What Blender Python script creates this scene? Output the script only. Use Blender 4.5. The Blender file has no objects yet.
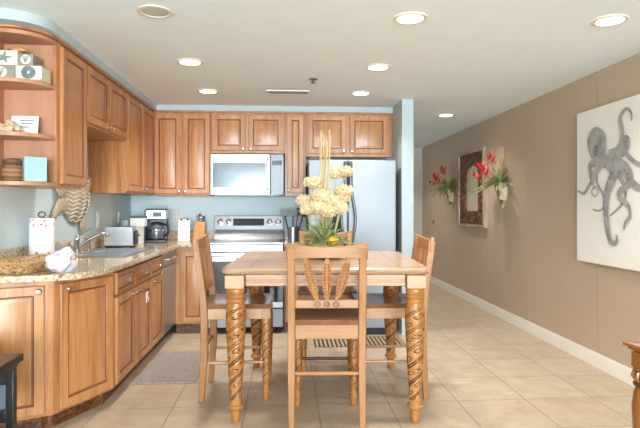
import bpy, bmesh, math, random
from math import pi, sin, cos, atan2, radians
from mathutils import Vector, Matrix, noise
from mathutils.geometry import tessellate_polygon
random.seed(7)
SC = bpy.context.scene
COL = SC.collection

# ------------------------------------------------------------------ camera, world, light, exposure
cam_d = bpy.data.cameras.new('camera'); cam = bpy.data.objects.new('camera', cam_d); COL.objects.link(cam)
cam.location = (0, 0, 1.26); cam.rotation_euler = (pi/2, 0, -math.atan(35/530))
cam_d.sensor_width = 36; cam_d.lens = 36*530/640; cam_d.shift_y = -6/640; cam_d.clip_start = .02
SC.camera = cam
w = bpy.data.worlds.new('sky'); SC.world = w; w.use_nodes = True
bg = w.node_tree.nodes['Background']; bg.inputs[0].default_value = (.80, .90, 1, 1); bg.inputs[1].default_value = 1.5
def area(name, loc, rot, sx, sy, power, col):
    l = bpy.data.lights.new(name, 'AREA'); l.shape = 'RECTANGLE'; l.size = sx; l.size_y = sy; l.energy = power; l.color = col
    o = bpy.data.objects.new(name, l); COL.objects.link(o); o.location = loc; o.rotation_euler = rot; return o
area('daylight', (.38, -5.9, 1.15), (radians(104), 0, 0), 4.0, 2.1, 600, (.80, .92, 1))
SPOT_POWER = 46
SC.view_settings.view_transform = 'Standard'; SC.view_settings.look = 'None'
SC.view_settings.exposure = .62; SC.view_settings.gamma = 1; SC.view_settings.use_curve_mapping = False
SC.cycles.max_bounces = 10; SC.cycles.diffuse_bounces = 6; SC.cycles.use_denoising = True
SC.cycles.sample_clamp_indirect = 4; SC.cycles.caustics_reflective = False; SC.cycles.caustics_refractive = False

# ------------------------------------------------------------------ materials
def lin(c):
    f = lambda v: (v/255/12.92) if v/255 <= .04045 else ((v/255+.055)/1.055)**2.4
    return (f(c[0]), f(c[1]), f(c[2]), 1)
def base_mat(name, rough=.5, metal=0, spec=.5):
    m = bpy.data.materials.new(name); m.use_nodes = True; nt = m.node_tree; b = nt.nodes['Principled BSDF']
    b.inputs['Roughness'].default_value = rough; b.inputs['Metallic'].default_value = metal
    b.inputs['Specular IOR Level'].default_value = spec
    return m, nt, b
def N(nt, t, **kw):
    n = nt.nodes.new(t)
    for k, v in kw.items(): setattr(n, k, v)
    return n
def plain(name, c, rough=.5, metal=0, spec=.5, var=.06, scale=6, bump=0, emit=None, estr=0, coat=0):
    """A colour with a soft procedural variation."""
    m, nt, b = base_mat(name, rough, metal, spec)
    tc = N(nt, 'ShaderNodeTexCoord'); nz = N(nt, 'ShaderNodeTexNoise'); nz.inputs['Scale'].default_value = scale; nz.inputs['Detail'].default_value = 4
    nt.links.new(tc.outputs['Object'], nz.inputs['Vector'])
    r = N(nt, 'ShaderNodeValToRGB'); l = lin(c)
    r.color_ramp.elements[0].color = tuple(x*(1-var) for x in l[:3])+(1,); r.color_ramp.elements[0].position = .3
    r.color_ramp.elements[1].color = tuple(min(1, x*(1+var)) for x in l[:3])+(1,); r.color_ramp.elements[1].position = .7
    nt.links.new(nz.outputs['Fac'], r.inputs[0]); nt.links.new(r.outputs[0], b.inputs['Base Color'])
    if bump:
        bp = N(nt, 'ShaderNodeBump'); bp.inputs['Strength'].default_value = bump; bp.inputs['Distance'].default_value = .01
        nt.links.new(nz.outputs['Fac'], bp.inputs['Height']); nt.links.new(bp.outputs[0], b.inputs['Normal'])
    if emit: b.inputs['Emission Color'].default_value = lin(emit); b.inputs['Emission Strength'].default_value = estr
    if coat: b.inputs['Coat Weight'].default_value = coat; b.inputs['Coat Roughness'].default_value = .15
    return m
def wood(name, c1, c2, axis='z', scale=1.0, rough=.35, coat=.15, fine=.35):
    m, nt, b = base_mat(name, rough)
    tc = N(nt, 'ShaderNodeTexCoord'); oi = N(nt, 'ShaderNodeObjectInfo')
    add = N(nt, 'ShaderNodeVectorMath', operation='ADD'); mul = N(nt, 'ShaderNodeVectorMath', operation='SCALE'); mul.inputs['Scale'].default_value = 9
    cmb = N(nt, 'ShaderNodeCombineXYZ')
    for i in range(3): nt.links.new(oi.outputs['Random'], cmb.inputs[i])
    nt.links.new(cmb.outputs[0], mul.inputs[0]); nt.links.new(tc.outputs['Object'], add.inputs[0]); nt.links.new(mul.outputs[0], add.inputs[1])
    mp = N(nt, 'ShaderNodeMapping'); s = [14*scale]*3; s['xyz'.index(axis)] = 1.1*scale; mp.inputs['Scale'].default_value = s
    nt.links.new(add.outputs[0], mp.inputs[0])
    n1 = N(nt, 'ShaderNodeTexNoise'); n1.inputs['Scale'].default_value = 1; n1.inputs['Detail'].default_value = 5; n1.inputs['Distortion'].default_value = .6
    n2 = N(nt, 'ShaderNodeTexNoise'); n2.inputs['Scale'].default_value = 6; n2.inputs['Detail'].default_value = 3
    nt.links.new(mp.outputs[0], n1.inputs['Vector']); nt.links.new(mp.outputs[0], n2.inputs['Vector'])
    mx = N(nt, 'ShaderNodeMix'); mx.inputs[0].default_value = fine
    nt.links.new(n1.outputs['Fac'], mx.inputs[2]); nt.links.new(n2.outputs['Fac'], mx.inputs[3])
    r = N(nt, 'ShaderNodeValToRGB'); r.color_ramp.elements[0].position = .32; r.color_ramp.elements[1].position = .68
    r.color_ramp.elements[0].color = lin(c1); r.color_ramp.elements[1].color = lin(c2)
    nt.links.new(mx.outputs[0], r.inputs[0]); nt.links.new(r.outputs[0], b.inputs['Base Color'])
    b.inputs['Coat Weight'].default_value = coat; b.inputs['Coat Roughness'].default_value = .2
    return m
def speckle(name, cols, scale, rough=.15, spec=.5):
    m, nt, b = base_mat(name, rough, 0, spec)
    tc = N(nt, 'ShaderNodeTexCoord'); vo = N(nt, 'ShaderNodeTexVoronoi'); vo.inputs['Scale'].default_value = scale
    nz = N(nt, 'ShaderNodeTexNoise'); nz.inputs['Scale'].default_value = scale*.25; nz.inputs['Detail'].default_value = 6
    nt.links.new(tc.outputs['Object'], vo.inputs['Vector']); nt.links.new(tc.outputs['Object'], nz.inputs['Vector'])
    sp = N(nt, 'ShaderNodeSeparateColor'); nt.links.new(vo.outputs['Color'], sp.inputs[0])
    mx = N(nt, 'ShaderNodeMix'); mx.inputs[0].default_value = .5
    nt.links.new(sp.outputs[0], mx.inputs[2]); nt.links.new(nz.outputs['Fac'], mx.inputs[3])
    r = N(nt, 'ShaderNodeValToRGB'); e = r.color_ramp.elements
    for i, c in enumerate(cols):
        p = .2+.6*i/(len(cols)-1)
        if i < 2: el = e[i]; el.position = p
        else: el = e.new(p)
        el.color = lin(c)
    nt.links.new(mx.outputs[0], r.inputs[0]); nt.links.new(r.outputs[0], b.inputs['Base Color'])
    return m
def stripes(name, c1, c2, axis, freq, width=.5, rough=.9, distort=0, bump=0):
    m, nt, b = base_mat(name, rough, 0, .2)
    tc = N(nt, 'ShaderNodeTexCoord'); wv = N(nt, 'ShaderNodeTexWave'); wv.bands_direction = axis; wv.inputs['Scale'].default_value = freq
    wv.inputs['Distortion'].default_value = distort; wv.inputs['Detail'].default_value = 2
    nt.links.new(tc.outputs['Object'], wv.inputs['Vector'])
    r = N(nt, 'ShaderNodeValToRGB'); r.color_ramp.elements[0].position = max(0, width-.12); r.color_ramp.elements[1].position = min(1, width+.12)
    r.color_ramp.elements[0].color = lin(c1); r.color_ramp.elements[1].color = lin(c2)
    nt.links.new(wv.outputs['Fac'], r.inputs[0]); nt.links.new(r.outputs[0], b.inputs['Base Color'])
    if bump:
        bp = N(nt, 'ShaderNodeBump'); bp.inputs['Strength'].default_value = bump; bp.inputs['Distance'].default_value = .01
        nt.links.new(wv.outputs['Fac'], bp.inputs['Height']); nt.links.new(bp.outputs[0], b.inputs['Normal'])
    return m
def tile_mat():
    m, nt, b = base_mat('beige_tile', .42, 0, .45)
    tc = N(nt, 'ShaderNodeTexCoord'); mp = N(nt, 'ShaderNodeMapping'); mp.vector_type = 'TEXTURE'
    mp.inputs['Location'].default_value = (1.122, 3.398, 0); mp.inputs['Scale'].default_value = (.457, .457, 1)
    nt.links.new(tc.outputs['Object'], mp.inputs[0])
    sx = N(nt, 'ShaderNodeSeparateXYZ'); nt.links.new(mp.outputs[0], sx.inputs[0])
    def edge(o):
        fr = N(nt, 'ShaderNodeMath', operation='FRACT'); nt.links.new(o, fr.inputs[0])
        a = N(nt, 'ShaderNodeMath', operation='SUBTRACT'); nt.links.new(fr.outputs[0], a.inputs[0]); a.inputs[1].default_value = .5
        ab = N(nt, 'ShaderNodeMath', operation='ABSOLUTE'); nt.links.new(a.outputs[0], ab.inputs[0]); return ab.outputs[0]
    mxx = N(nt, 'ShaderNodeMath', operation='MAXIMUM'); nt.links.new(edge(sx.outputs[0]), mxx.inputs[0]); nt.links.new(edge(sx.outputs[1]), mxx.inputs[1])
    mr = N(nt, 'ShaderNodeMapRange'); mr.inputs['From Min'].default_value = .490; mr.inputs['From Max'].default_value = .495
    nt.links.new(mxx.outputs[0], mr.inputs[0])
    fl = N(nt, 'ShaderNodeVectorMath', operation='FLOOR'); nt.links.new(mp.outputs[0], fl.inputs[0])
    wn = N(nt, 'ShaderNodeTexWhiteNoise'); nt.links.new(fl.outputs[0], wn.inputs['Vector'])
    nz = N(nt, 'ShaderNodeTexNoise'); nz.inputs['Scale'].default_value = 7; nz.inputs['Detail'].default_value = 8; nz.inputs['Roughness'].default_value = .65
    nt.links.new(tc.outputs['Object'], nz.inputs['Vector'])
    ad = N(nt, 'ShaderNodeMath', operation='MULTIPLY_ADD'); ad.inputs[1].default_value = .14; nt.links.new(wn.outputs['Value'], ad.inputs[0]); nt.links.new(nz.outputs['Fac'], ad.inputs[2])
    r = N(nt, 'ShaderNodeValToRGB'); r.color_ramp.elements[0].position = .38; r.color_ramp.elements[1].position = .78
    r.color_ramp.elements[0].color = lin((180, 160, 134)); r.color_ramp.elements[1].color = lin((202, 185, 162))
    nt.links.new(ad.outputs[0], r.inputs[0])
    mx = N(nt, 'ShaderNodeMix', data_type='RGBA'); nt.links.new(mr.outputs[0], mx.inputs[0]); nt.links.new(r.outputs[0], mx.inputs[6]); mx.inputs[7].default_value = lin((146, 132, 116))
    nt.links.new(mx.outputs[2], b.inputs['Base Color'])
    bp = N(nt, 'ShaderNodeBump'); bp.inputs['Strength'].default_value = .4; bp.inputs['Distance'].default_value = .004; bp.invert = True
    nt.links.new(mr.outputs[0], bp.inputs['Height']); nt.links.new(bp.outputs[0], b.inputs['Normal'])
    return m
def towel_mat():
    m, nt, b = base_mat('printed_towel', .85, 0, .2)
    tc = N(nt, 'ShaderNodeTexCoord'); vo = N(nt, 'ShaderNodeTexVoronoi'); vo.inputs['Scale'].default_value = 34
    nt.links.new(tc.outputs['Object'], vo.inputs['Vector'])
    sz = N(nt, 'ShaderNodeSeparateXYZ'); nt.links.new(tc.outputs['Object'], sz.inputs[0])
    def mth(op, a, v): n = N(nt, 'ShaderNodeMath', operation=op); nt.links.new(a, n.inputs[0]); n.inputs[1].default_value = v; return n.outputs[0]
    band = mth('GREATER_THAN', mth('ABSOLUTE', mth('SUBTRACT', sz.outputs[2], .15), 0), .075)
    dot = mth('LESS_THAN', vo.outputs['Distance'], .28)
    sc = N(nt, 'ShaderNodeSeparateColor'); nt.links.new(vo.outputs['Color'], sc.inputs[0]); some = mth('GREATER_THAN', sc.outputs[1], .45)
    m1 = N(nt, 'ShaderNodeMath', operation='MULTIPLY'); nt.links.new(band, m1.inputs[0]); nt.links.new(dot, m1.inputs[1])
    m2 = N(nt, 'ShaderNodeMath', operation='MULTIPLY'); nt.links.new(m1.outputs[0], m2.inputs[0]); nt.links.new(some, m2.inputs[1])
    r = N(nt, 'ShaderNodeValToRGB'); r.color_ramp.interpolation = 'CONSTANT'; e = r.color_ramp.elements
    e[0].color = lin((222, 140, 150)); e[1].position = .4; e[1].color = lin((150, 206, 178)); x = e.new(.7); x.color = lin((206, 96, 110))
    nt.links.new(sc.outputs[0], r.inputs[0])
    mx = N(nt, 'ShaderNodeMix', data_type='RGBA'); nt.links.new(m2.outputs[0], mx.inputs[0]); mx.inputs[6].default_value = lin((240, 240, 240)); nt.links.new(r.outputs[0], mx.inputs[7])
    nt.links.new(mx.outputs[2], b.inputs['Base Color']); return m
M = dict(
 towel=towel_mat(),
 ceiling=plain('ceiling_paint', (238, 246, 250), .9, var=.01), lsteel=plain('bright_steel', (206, 208, 212), .28, .8, var=.03, scale=20), blue_shaded=plain('blue_grey_paint_shaded', (184, 198, 202), .8, var=.015), blue=plain('blue_grey_paint', (216, 234, 240), .75, var=.015),  # partition and soffit: blue-grey wall paint with shade put into the colour
 taupe=plain('taupe_paint', (188, 165, 143), .42, var=.02, scale=2), far=plain('beige_paint', (196, 184, 170), .8, var=.02), white=plain('white_trim_paint', (236, 230, 220), .5, var=.02),
 tile=tile_mat(),
 maple=wood('honey_maple', (158, 100, 54), (210, 152, 100)), maple_in=wood('maple_interior', (176, 124, 94), (196, 146, 114), scale=.8, rough=.5),
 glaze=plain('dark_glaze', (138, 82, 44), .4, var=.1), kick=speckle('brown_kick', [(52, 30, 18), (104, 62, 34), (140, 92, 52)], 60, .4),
 granite=speckle('speckled_granite', [(120, 92, 70), (192, 168, 134), (222, 206, 178), (164, 132, 96), (236, 226, 204)], 85, .12),
 pine=wood('honey_pine', (142, 90, 44), (172, 119, 64), rough=.4), pine_x=wood('honey_pine_across', (142, 90, 44), (172, 119, 64), axis='x', rough=.4),
 seat=wood('dark_seat', (104, 64, 36), (138, 90, 56), axis='y', rough=.25), pine_old=wood('worn_pine', (166, 118, 82), (196, 152, 114), axis='x', rough=.4),
 top=wood('weathered_tabletop', (158, 124, 98), (196, 164, 134), axis='x', scale=1.2, rough=.3), leg=wood('carved_leg', (154, 96, 44), (190, 130, 70), rough=.35),
 carve=plain('carved_stain', (66, 36, 18), .5, var=.2),
 steel=plain('brushed_steel', (172, 176, 182), .32, .85, var=.03, scale=20), fridge=plain('fridge_steel', (143, 151, 158), .45, .3, var=.02, scale=3),
 dsteel=plain('dark_steel', (110, 114, 120), .35, .8), grey=plain('grey_casing', (84, 88, 94), .5), chrome=plain('chrome', (225, 226, 230), .12, 1, var=.01),
 black=plain('black_plastic', (26, 26, 28), .35), glassk=plain('dark_glass', (22, 24, 30), .06, spec=.8), panelglass=plain('smoked_glass', (96, 104, 116), .1, spec=.8),
 plastic=plain('white_plastic', (236, 234, 228), .4, var=.02), paper=plain('white_paper', (238, 238, 236), .8, var=.02),
 wicker=stripes('pale_wicker', (176, 156, 128), (222, 206, 182), 'DIAGONAL', 22, .45, distort=3, bump=.6), wicker_b=speckle('brown_wicker', [(120, 84, 52), (188, 144, 96), (222, 188, 144), (168, 120, 74)], 70, .7),
 teal=plain('pale_teal', (158, 188, 196), .5), blue_tub=plain('blue_plastic', (66, 142, 190), .4), coral=plain('dried_coral', (214, 190, 158), .9, var=.2, scale=60, bump=.5),
 clay=stripes('banded_clay', (130, 92, 64), (164, 124, 90), 'Z', 12, .5, rough=.5, distort=2), clay_d=plain('brown_clay', (104, 72, 54), .4, var=.2),
 gold=plain('gold_shell', (196, 146, 72), .35, var=.2), slate=plain('driftwood_grey', (150, 138, 128), .8, var=.15), cream=plain('cream_shell', (222, 216, 198), .7, var=.08, scale=30),
 ink=plain('grey_blue_ink', (120, 132, 134), .8, var=.2, scale=30), knife_wood=wood('block_wood', (196, 136, 72), (220, 166, 100)),
 canvas=plain('canvas_white', (236, 230, 222), .8, var=.01), wash=plain('ink_wash', (160, 156, 153), .85, var=.3, scale=14), wash_d=plain('ink_dark', (104, 98, 96), .85, var=.3, scale=20),
 mframe=speckle('carved_mahogany', [(38, 16, 10), (84, 40, 24), (140, 92, 62), (52, 22, 12)], 34, .5), mborder=wood('border_wood', (110, 76, 56), (206, 186, 166)),
 mirror=plain('mirror_glass', (236, 226, 206), .1, .45, var=.02), verdigris=speckle('mottled_brass', [(92, 70, 34), (156, 134, 84), (214, 204, 176), (150, 116, 60)], 16, .35),  # mirror: cream of its reflection put into a partly diffuse colour
 leaf=plain('green_leaf', (132, 150, 96), .6, var=.35, scale=9), leaf2=plain('olive_leaf', (178, 172, 116), .6, var=.3, scale=9), red=plain('red_bract', (196, 34, 40), .5, var=.2),
 bloom=plain('dried_bloom', (206, 184, 146), .9, var=.22, scale=70, bump=.6), stick=plain('dried_reed', (196, 172, 124), .8, var=.2), stem=plain('pale_stem', (168, 170, 128), .7),
 lemon=plain('lemon_peel', (232, 188, 50), .45, var=.06, scale=60, bump=.1), bag=speckle('crinkled_plastic', [(190, 200, 230), (232, 230, 238), (226, 200, 206), (240, 238, 240), (176, 190, 224)], 22, .3),
 mat=speckle('grey_woven_mat', [(128, 118, 110), (160, 150, 140), (146, 136, 126)], 90, .95), rug=stripes('striped_rug', (70, 60, 52), (176, 160, 132), 'X', 8, .45),
 ebony=plain('black_lacquer', (22, 20, 20), .25, var=.1), antique=wood('antique_oak', (112, 60, 20), (160, 94, 38), rough=.25, coat=.4), console_top=wood('console_top', (134, 98, 74), (160, 124, 98), axis='x', rough=.2),
 lamp_on=plain('lamp_lens', (255, 240, 214), .5, emit=(255, 236, 208), estr=7), lamp_off=plain('lamp_lens_unlit', (196, 198, 190), .4), lens_ring=plain('lamp_ring', (226, 216, 198), .5),
 floral=plain('floral_print', (210, 90, 110), .8), green_print=plain('green_print', (110, 180, 140), .8), lcd=plain('display_glass', (58, 56, 60), .15), dark_hole=plain('dark_slot', (40, 40, 42), .7),
)

# ------------------------------------------------------------------ mesh helpers
class MB:
    def __init__(s): s.v = []; s.f = []; s.m = []; s.T = Matrix()
    def add(s, vs, fs, mi=0):
        o = len(s.v); s.v += [tuple(s.T @ Vector(p)) for p in vs]
        for f in fs: s.f.append(tuple(i+o for i in f)); s.m.append(mi)
        return s
    def box(s, x0, y0, z0, x1, y1, z1, mi=0):
        x0, x1 = sorted((x0, x1)); y0, y1 = sorted((y0, y1)); z0, z1 = sorted((z0, z1))
        return s.add([(x0,y0,z0),(x1,y0,z0),(x1,y1,z0),(x0,y1,z0),(x0,y0,z1),(x1,y0,z1),(x1,y1,z1),(x0,y1,z1)],
                     [(0,3,2,1),(4,5,6,7),(0,1,5,4),(1,2,6,5),(2,3,7,6),(3,0,4,7)], mi)
    def lathe(s, prof, n=24, c=(0,0,0), mi=0, caps=True):
        vs = []; fs = []
        for r, z in prof:
            for k in range(n): a = 2*pi*k/n; vs.append((c[0]+r*cos(a), c[1]+r*sin(a), c[2]+z))
        for i in range(len(prof)-1):
            for k in range(n): k2 = (k+1) % n; fs.append((i*n+k, i*n+k2, (i+1)*n+k2, (i+1)*n+k))
        if caps: fs.append(tuple(range(n-1, -1, -1))); fs.append(tuple((len(prof)-1)*n+k for k in range(n)))
        return s.add(vs, fs, mi)
    def tube(s, path, rad, n=8, mi=0, flat=1.0, up=(0,0,1)):
        """Sweep along a path; rad may be a list; flat squashes the section along the second axis."""
        P = [Vector(p) for p in path]; R = rad if isinstance(rad, (list, tuple)) else [rad]*len(P)
        vs = []; fs = []; ref = Vector(up); pn = None
        for i, p in enumerate(P):
            t = (P[min(i+1, len(P)-1)]-P[max(i-1, 0)]).normalized()
            if pn is None:
                a = t.cross(ref)
                if a.length < 1e-3: a = t.cross(Vector((1, 0, 0)))
            else: a = pn - t*pn.dot(t)
            a.normalize(); pn = a; b = t.cross(a)
            for k in range(n): an = 2*pi*k/n; vs.append(p + a*R[i]*cos(an) + b*R[i]*flat*sin(an))
        for i in range(len(P)-1):
            for k in range(n): k2 = (k+1) % n; fs.append((i*n+k, i*n+k2, (i+1)*n+k2, (i+1)*n+k))
        fs.append(tuple(range(n-1, -1, -1))); fs.append(tuple((len(P)-1)*n+k for k in range(n)))
        return s.add(vs, fs, mi)
    def rsweep(s, path, hx, hy, mi=0, xdir=(1,0,0)):
        """Rectangular section swept along a path (half sizes hx along xdir, hy across)."""
        X = Vector(xdir); P = [Vector(p) for p in path]; vs = []; fs = []
        for i, p in enumerate(P):
            t = (P[min(i+1, len(P)-1)]-P[max(i-1, 0)]).normalized(); n = t.cross(X).normalized()
            h = hx[i] if isinstance(hx, list) else hx; g = hy[i] if isinstance(hy, list) else hy
            for a, b in ((-1,-1),(1,-1),(1,1),(-1,1)): vs.append(p+X*h*a+n*g*b)
        for i in range(len(P)-1):
            for k in range(4): k2 = (k+1) % 4; fs.append((i*4+k, i*4+k2, i*4+4+k2, i*4+4+k))
        e = (len(P)-1)*4; fs += [(3,2,1,0), (e,e+1,e+2,e+3)]
        return s.add(vs, fs, mi)
    def prism(s, poly, z0, z1, holes=(), mi=0):
        loops = [list(poly)]+[list(h) for h in holes]; pts = [p for l in loops for p in l]; n = len(pts)
        tri = tessellate_polygon([[Vector((p[0], p[1], 0)) for p in l] for l in loops])
        vs = [(p[0], p[1], z0) for p in pts]+[(p[0], p[1], z1) for p in pts]; fs = []
        for a, b, c in tri:
            A, B, C = pts[a], pts[b], pts[c]
            if (B[0]-A[0])*(C[1]-A[1])-(B[1]-A[1])*(C[0]-A[0]) < 0: a, c = c, a
            fs += [(a+n, b+n, c+n), (c, b, a)]
        o = 0
        for l in loops:
            k = len(l)
            for i in range(k): j = (i+1) % k; fs.append((o+i, o+j, o+j+n, o+i+n))
            o += k
        return s.add(vs, fs, mi)
    def rings(s, o, u, n, w, h, prof, mis=None):
        """Nested rectangles on a face: o = lower corner, u = width direction, n = outward; prof = (inset, height) pairs."""
        o, u, n = Vector(o), Vector(u), Vector(n); z = Vector((0, 0, 1)); vs = []; fs = []; ms = []
        for i, (a, d) in enumerate(prof):
            for x, y in ((a, a), (w-a, a), (w-a, h-a), (a, h-a)): vs.append(o+u*x+z*y+n*d)
        off = len(s.v)
        for i in range(len(prof)-1):
            for k in range(4): k2 = (k+1) % 4; fs.append((i*4+k, i*4+k2, i*4+4+k2, i*4+4+k)); ms.append(mis[i] if mis else 0)
        e = (len(prof)-1)*4; fs.append((e, e+1, e+2, e+3)); ms.append(0); fs.append((3, 2, 1, 0)); ms.append(0)
        for f, mm in zip(fs, ms): s.f.append(tuple(i+off for i in f)); s.m.append(mm)
        s.v += [tuple(s.T @ p) for p in vs]; return s
    def blob(s, c, r, sub=2, amp=0, freq=6, mi=0, seed=0):
        bm = bmesh.new(); bmesh.ops.create_icosphere(bm, subdivisions=sub, radius=1)
        r = r if isinstance(r, (tuple, list)) else (r, r, r); vs = []
        for v in bm.verts:
            k = 1+amp*noise.noise(v.co*freq+Vector((seed, seed*2, 0))); vs.append((c[0]+v.co.x*r[0]*k, c[1]+v.co.y*r[1]*k, c[2]+v.co.z*r[2]*k))
        fs = [tuple(v.index for v in f.verts) for f in bm.faces]; bm.free(); return s.add(vs, fs, mi)
    def build(s, name, mats, parent=None, loc=None, rz=None, bevel=0, angle=38, fix=False):
        me = bpy.data.meshes.new(name); me.from_pydata(s.v, [], s.f)
        for m in (mats if isinstance(mats, (list, tuple)) else [mats]): me.materials.append(M[m])
        me.polygons.foreach_set('material_index', s.m)
        if fix:
            bm = bmesh.new(); bm.from_mesh(me); bmesh.ops.recalc_face_normals(bm, faces=bm.faces); bm.to_mesh(me); bm.free()
        me.polygons.foreach_set('use_smooth', [True]*len(me.polygons)); me.set_sharp_from_angle(angle=radians(angle)); me.update()
        o = bpy.data.objects.new(name, me); COL.objects.link(o)
        if parent: o.parent = parent
        if loc: o.location = loc
        if rz is not None: o.rotation_euler.z = rz
        if bevel:
            b = o.modifiers.new('soft_edge', 'BEVEL'); b.width = bevel; b.segments = 2; b.limit_method = 'ANGLE'; b.angle_limit = radians(40)
        return o
def tag(o, label, cat, group=None):
    o['label'] = label; o['category'] = cat
    if group: o['group'] = group
    return o
def thing(name, label, cat, loc=(0,0,0), rz=0, group=None):
    o = bpy.data.objects.new(name, None); COL.objects.link(o); o.location = loc; o.rotation_euler.z = rz; o.empty_display_size = .1
    return tag(o, label, cat, group)
def struct(o): o['kind'] = 'structure'; return o
def arc(cx, cy, r, a0, a1, n=10): return [(cx+r*cos(radians(a0+(a1-a0)*i/n)), cy+r*sin(radians(a0+(a1-a0)*i/n))) for i in range(n+1)]
def bez(pts, n=24):
    """Catmull-Rom through pts."""
    P = [Vector(p) for p in pts]; P = [P[0]*2-P[1]]+P+[P[-1]*2-P[-2]]; out = []; seg = len(P)-3
    for i in range(n+1):
        t = i/n*seg; k = min(int(t), seg-1); t -= k; a, b, c, d = P[k:k+4]
        out.append(.5*((2*b)+(c-a)*t+(2*a-5*b+4*c-d)*t*t+(3*b-a-3*c+d)*t**3))
    return out

# ------------------------------------------------------------------ the setting
ZC = 2.34
XL, XR, YB, YF, YH = -1.70, 2.46, 6.0, -6.1, 9.4
struct(MB().box(XL-.1, YF-.1, -.1, XR+.1, YH+.1, 0).build('floor', 'tile'))
struct(MB().box(XL-.1, YF-.1, ZC, XR+.1, YH+.1, ZC+.1).build('ceiling', 'ceiling'))
struct(MB().box(XL-.1, YF, 0, XL, YB+.1, ZC).build('wall_left', 'blue'))
struct(MB().box(XL, YB, 0, 1.16, YB+.1, ZC).build('wall_back', 'blue'))
mb = MB()                                                          # taupe panelled wall with narrow vertical seams
ys = [YF, -5.73, -4.51, -3.29, -2.07, -.85, .37, 1.59, 2.81, 4.03, 5.25, 6.47, 7.69, 8.91, YH]
for a, b in zip(ys[:-1], ys[1:]): mb.box(XR, a+.003, 0, XR+.1, b-.003, ZC)
mb.box(XR+.006, YF, 0, XR+.1, YH, ZC)
struct(mb.build('wall_right', 'taupe'))
struct(MB().box(1.16, YH, 0, XR, YH+.1, ZC).build('wall_far', 'far'))
struct(MB().box(1.16, 5.2, 0, 1.275, YH, ZC).build('wall_partition', 'blue_shaded'))
mb = MB(); mb.box(XL, YF-.1, 0, -1.5, YF, ZC).box(2.1, YF-.1, 0, XR, YF, ZC).box(-1.5, YF-.1, 2.2, 2.1, YF, ZC)
struct(mb.build('wall_front', 'blue'))
mb = MB()
for x in (-1.5, -.32, .86, 2.04): mb.box(x, YF-.08, 0, x+.06, YF-.02, 2.2)
mb.box(-1.5, YF-.08, 2.14, 2.1, YF-.02, 2.2).box(-1.5, YF-.08, 0, 2.1, YF-.02, .05)
struct(mb.build('window_1', 'white'))
struct(MB().box(XR-.016, YF, 0, XR, YH, .105).box(XR-.010, YF, .105, XR, YH, .118).build('baseboard_right', 'white', bevel=.004))
struct(MB().box(1.16, YH-.016, 0, XR-.016, YH, .11).build('baseboard_far', 'white'))
# soffit above the wall cabinets, rounded where it turns in front of the open shelves
SZ = 2.272
poly = [(XL, 2.97)]+arc(-1.56, 3.19, .22, -90, 0)+[(-1.34, 5.64), (1.16, 5.64), (1.16, YB), (XL, YB)]
struct(MB().prism(poly, SZ+.012, ZC).build('trim_1', 'blue_shaded'))

# ------------------------------------------------------------------ cabinets
DOOR = [(0, 0), (0, .016), (.004, .02), (.050, .02), (.056, .011), (.064, .011), (.088, .019)]
DMI = [0, 0, 0, 1, 1, 0, 0]
DRAW = [(0, 0), (0, .016), (.004, .02), (.026, .02), (.030, .014), (.035, .014), (.044, .019)]
def knob(parent, x, z, oval=False):
    mb = MB(); mb.T = Matrix.Translation((x, -.02, z)) @ Matrix.Rotation(pi/2, 4, 'X')
    mb.lathe([(.006, 0), (.005, .012), (.013, .016), (.016, .022), (.012, .028), (.004, .030)], 14)
    if oval: mb.T = mb.T @ Matrix.Diagonal((1, 1, 1, 1)); mb.tube([(-.035, 0, .024), (-.02, 0, .029), (.02, 0, .029), (.035, 0, .024)], [.006, .009, .009, .006], 8)
    return mb.build('knob', 'chrome', parent)
def cabinet(label, loc, rz, w, d, h, fronts, toe=0, plan=None, base=False, group=None, name=None):
    """fronts: (kind, x0, x1, z0, z1, knob x or None, knob z). Local front at y = 0 facing -y."""
    root = thing(name or ('base_cabinet' if base else 'wall_cabinet'), label, 'cabinet', loc, rz, group)
    mb = MB()
    if plan: mb.prism(plan, toe, h)
    elif base:
        mb.box(0, 0, toe, w, .02, h).box(0, .02, toe, .018, d, h).box(w-.018, .02, toe, w, d, h).box(.018, d-.012, toe, w-.018, d, h).box(.018, .02, toe, w-.018, d-.012, toe+.018)
    else: mb.box(0, 0, 0, w, d, h)
    mb.build('carcass', 'maple', root, bevel=.002)
    if toe:
        if plan: MB().prism([(p[0], max(p[1], .07)) for p in plan], 0, toe).build('toe_kick', 'kick', root)
        else: MB().box(0, .07, 0, w, .09, toe).build('toe_kick', 'kick', root)
    for kind, x0, x1, z0, z1, kx, kz in fronts:
        f = MB().rings((x0, -.0005, z0), (1, 0, 0), (0, -1, 0), x1-x0, z1-z0, DOOR if kind == 'door' else DRAW, DMI).build(kind, ['maple', 'glaze'], root)
        if kx is not None: knob(f, kx, kz, kind == 'drawer')
    return root
H90 = pi/2
U0, UT = 1.39, 2.27                                                # wall cabinets: bottom and top
uh = UT-U0
g = None
cabinet('single door wall cabinet between the open shelves and the raised cabinet over the sink', (-1.38, 3.335, U0), H90, .42, .318, uh, [('door', .02, .41, .02, uh-.02, .375, .05)])
sh = UT-1.84
cabinet('short two door wall cabinet raised above the sink', (-1.38, 3.758, 1.84), H90, .948, .318, sh, [('door', .012, .466, .02, sh-.02, .44, .04), ('door', .478, .936, .02, sh-.02, .505, .04)])
cabinet('tall two door wall cabinet above the coffee maker, running into the corner', (-1.38, 4.71, U0), H90, .968, .318, uh, [('door', .012, .478, .02, uh-.02, .45, .05), ('door', .490, .955, .02, uh-.02, .52, .05)])
cabinet('tall two door wall cabinet on the back wall next to the microwave', (-1.379, 5.68, U0), 0, .595, .318, uh, [('door', .006, .288, .02, uh-.02, .262, .05), ('door', .306, .585, .02, uh-.02, .33, .05)])
mh = UT-1.84
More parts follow.
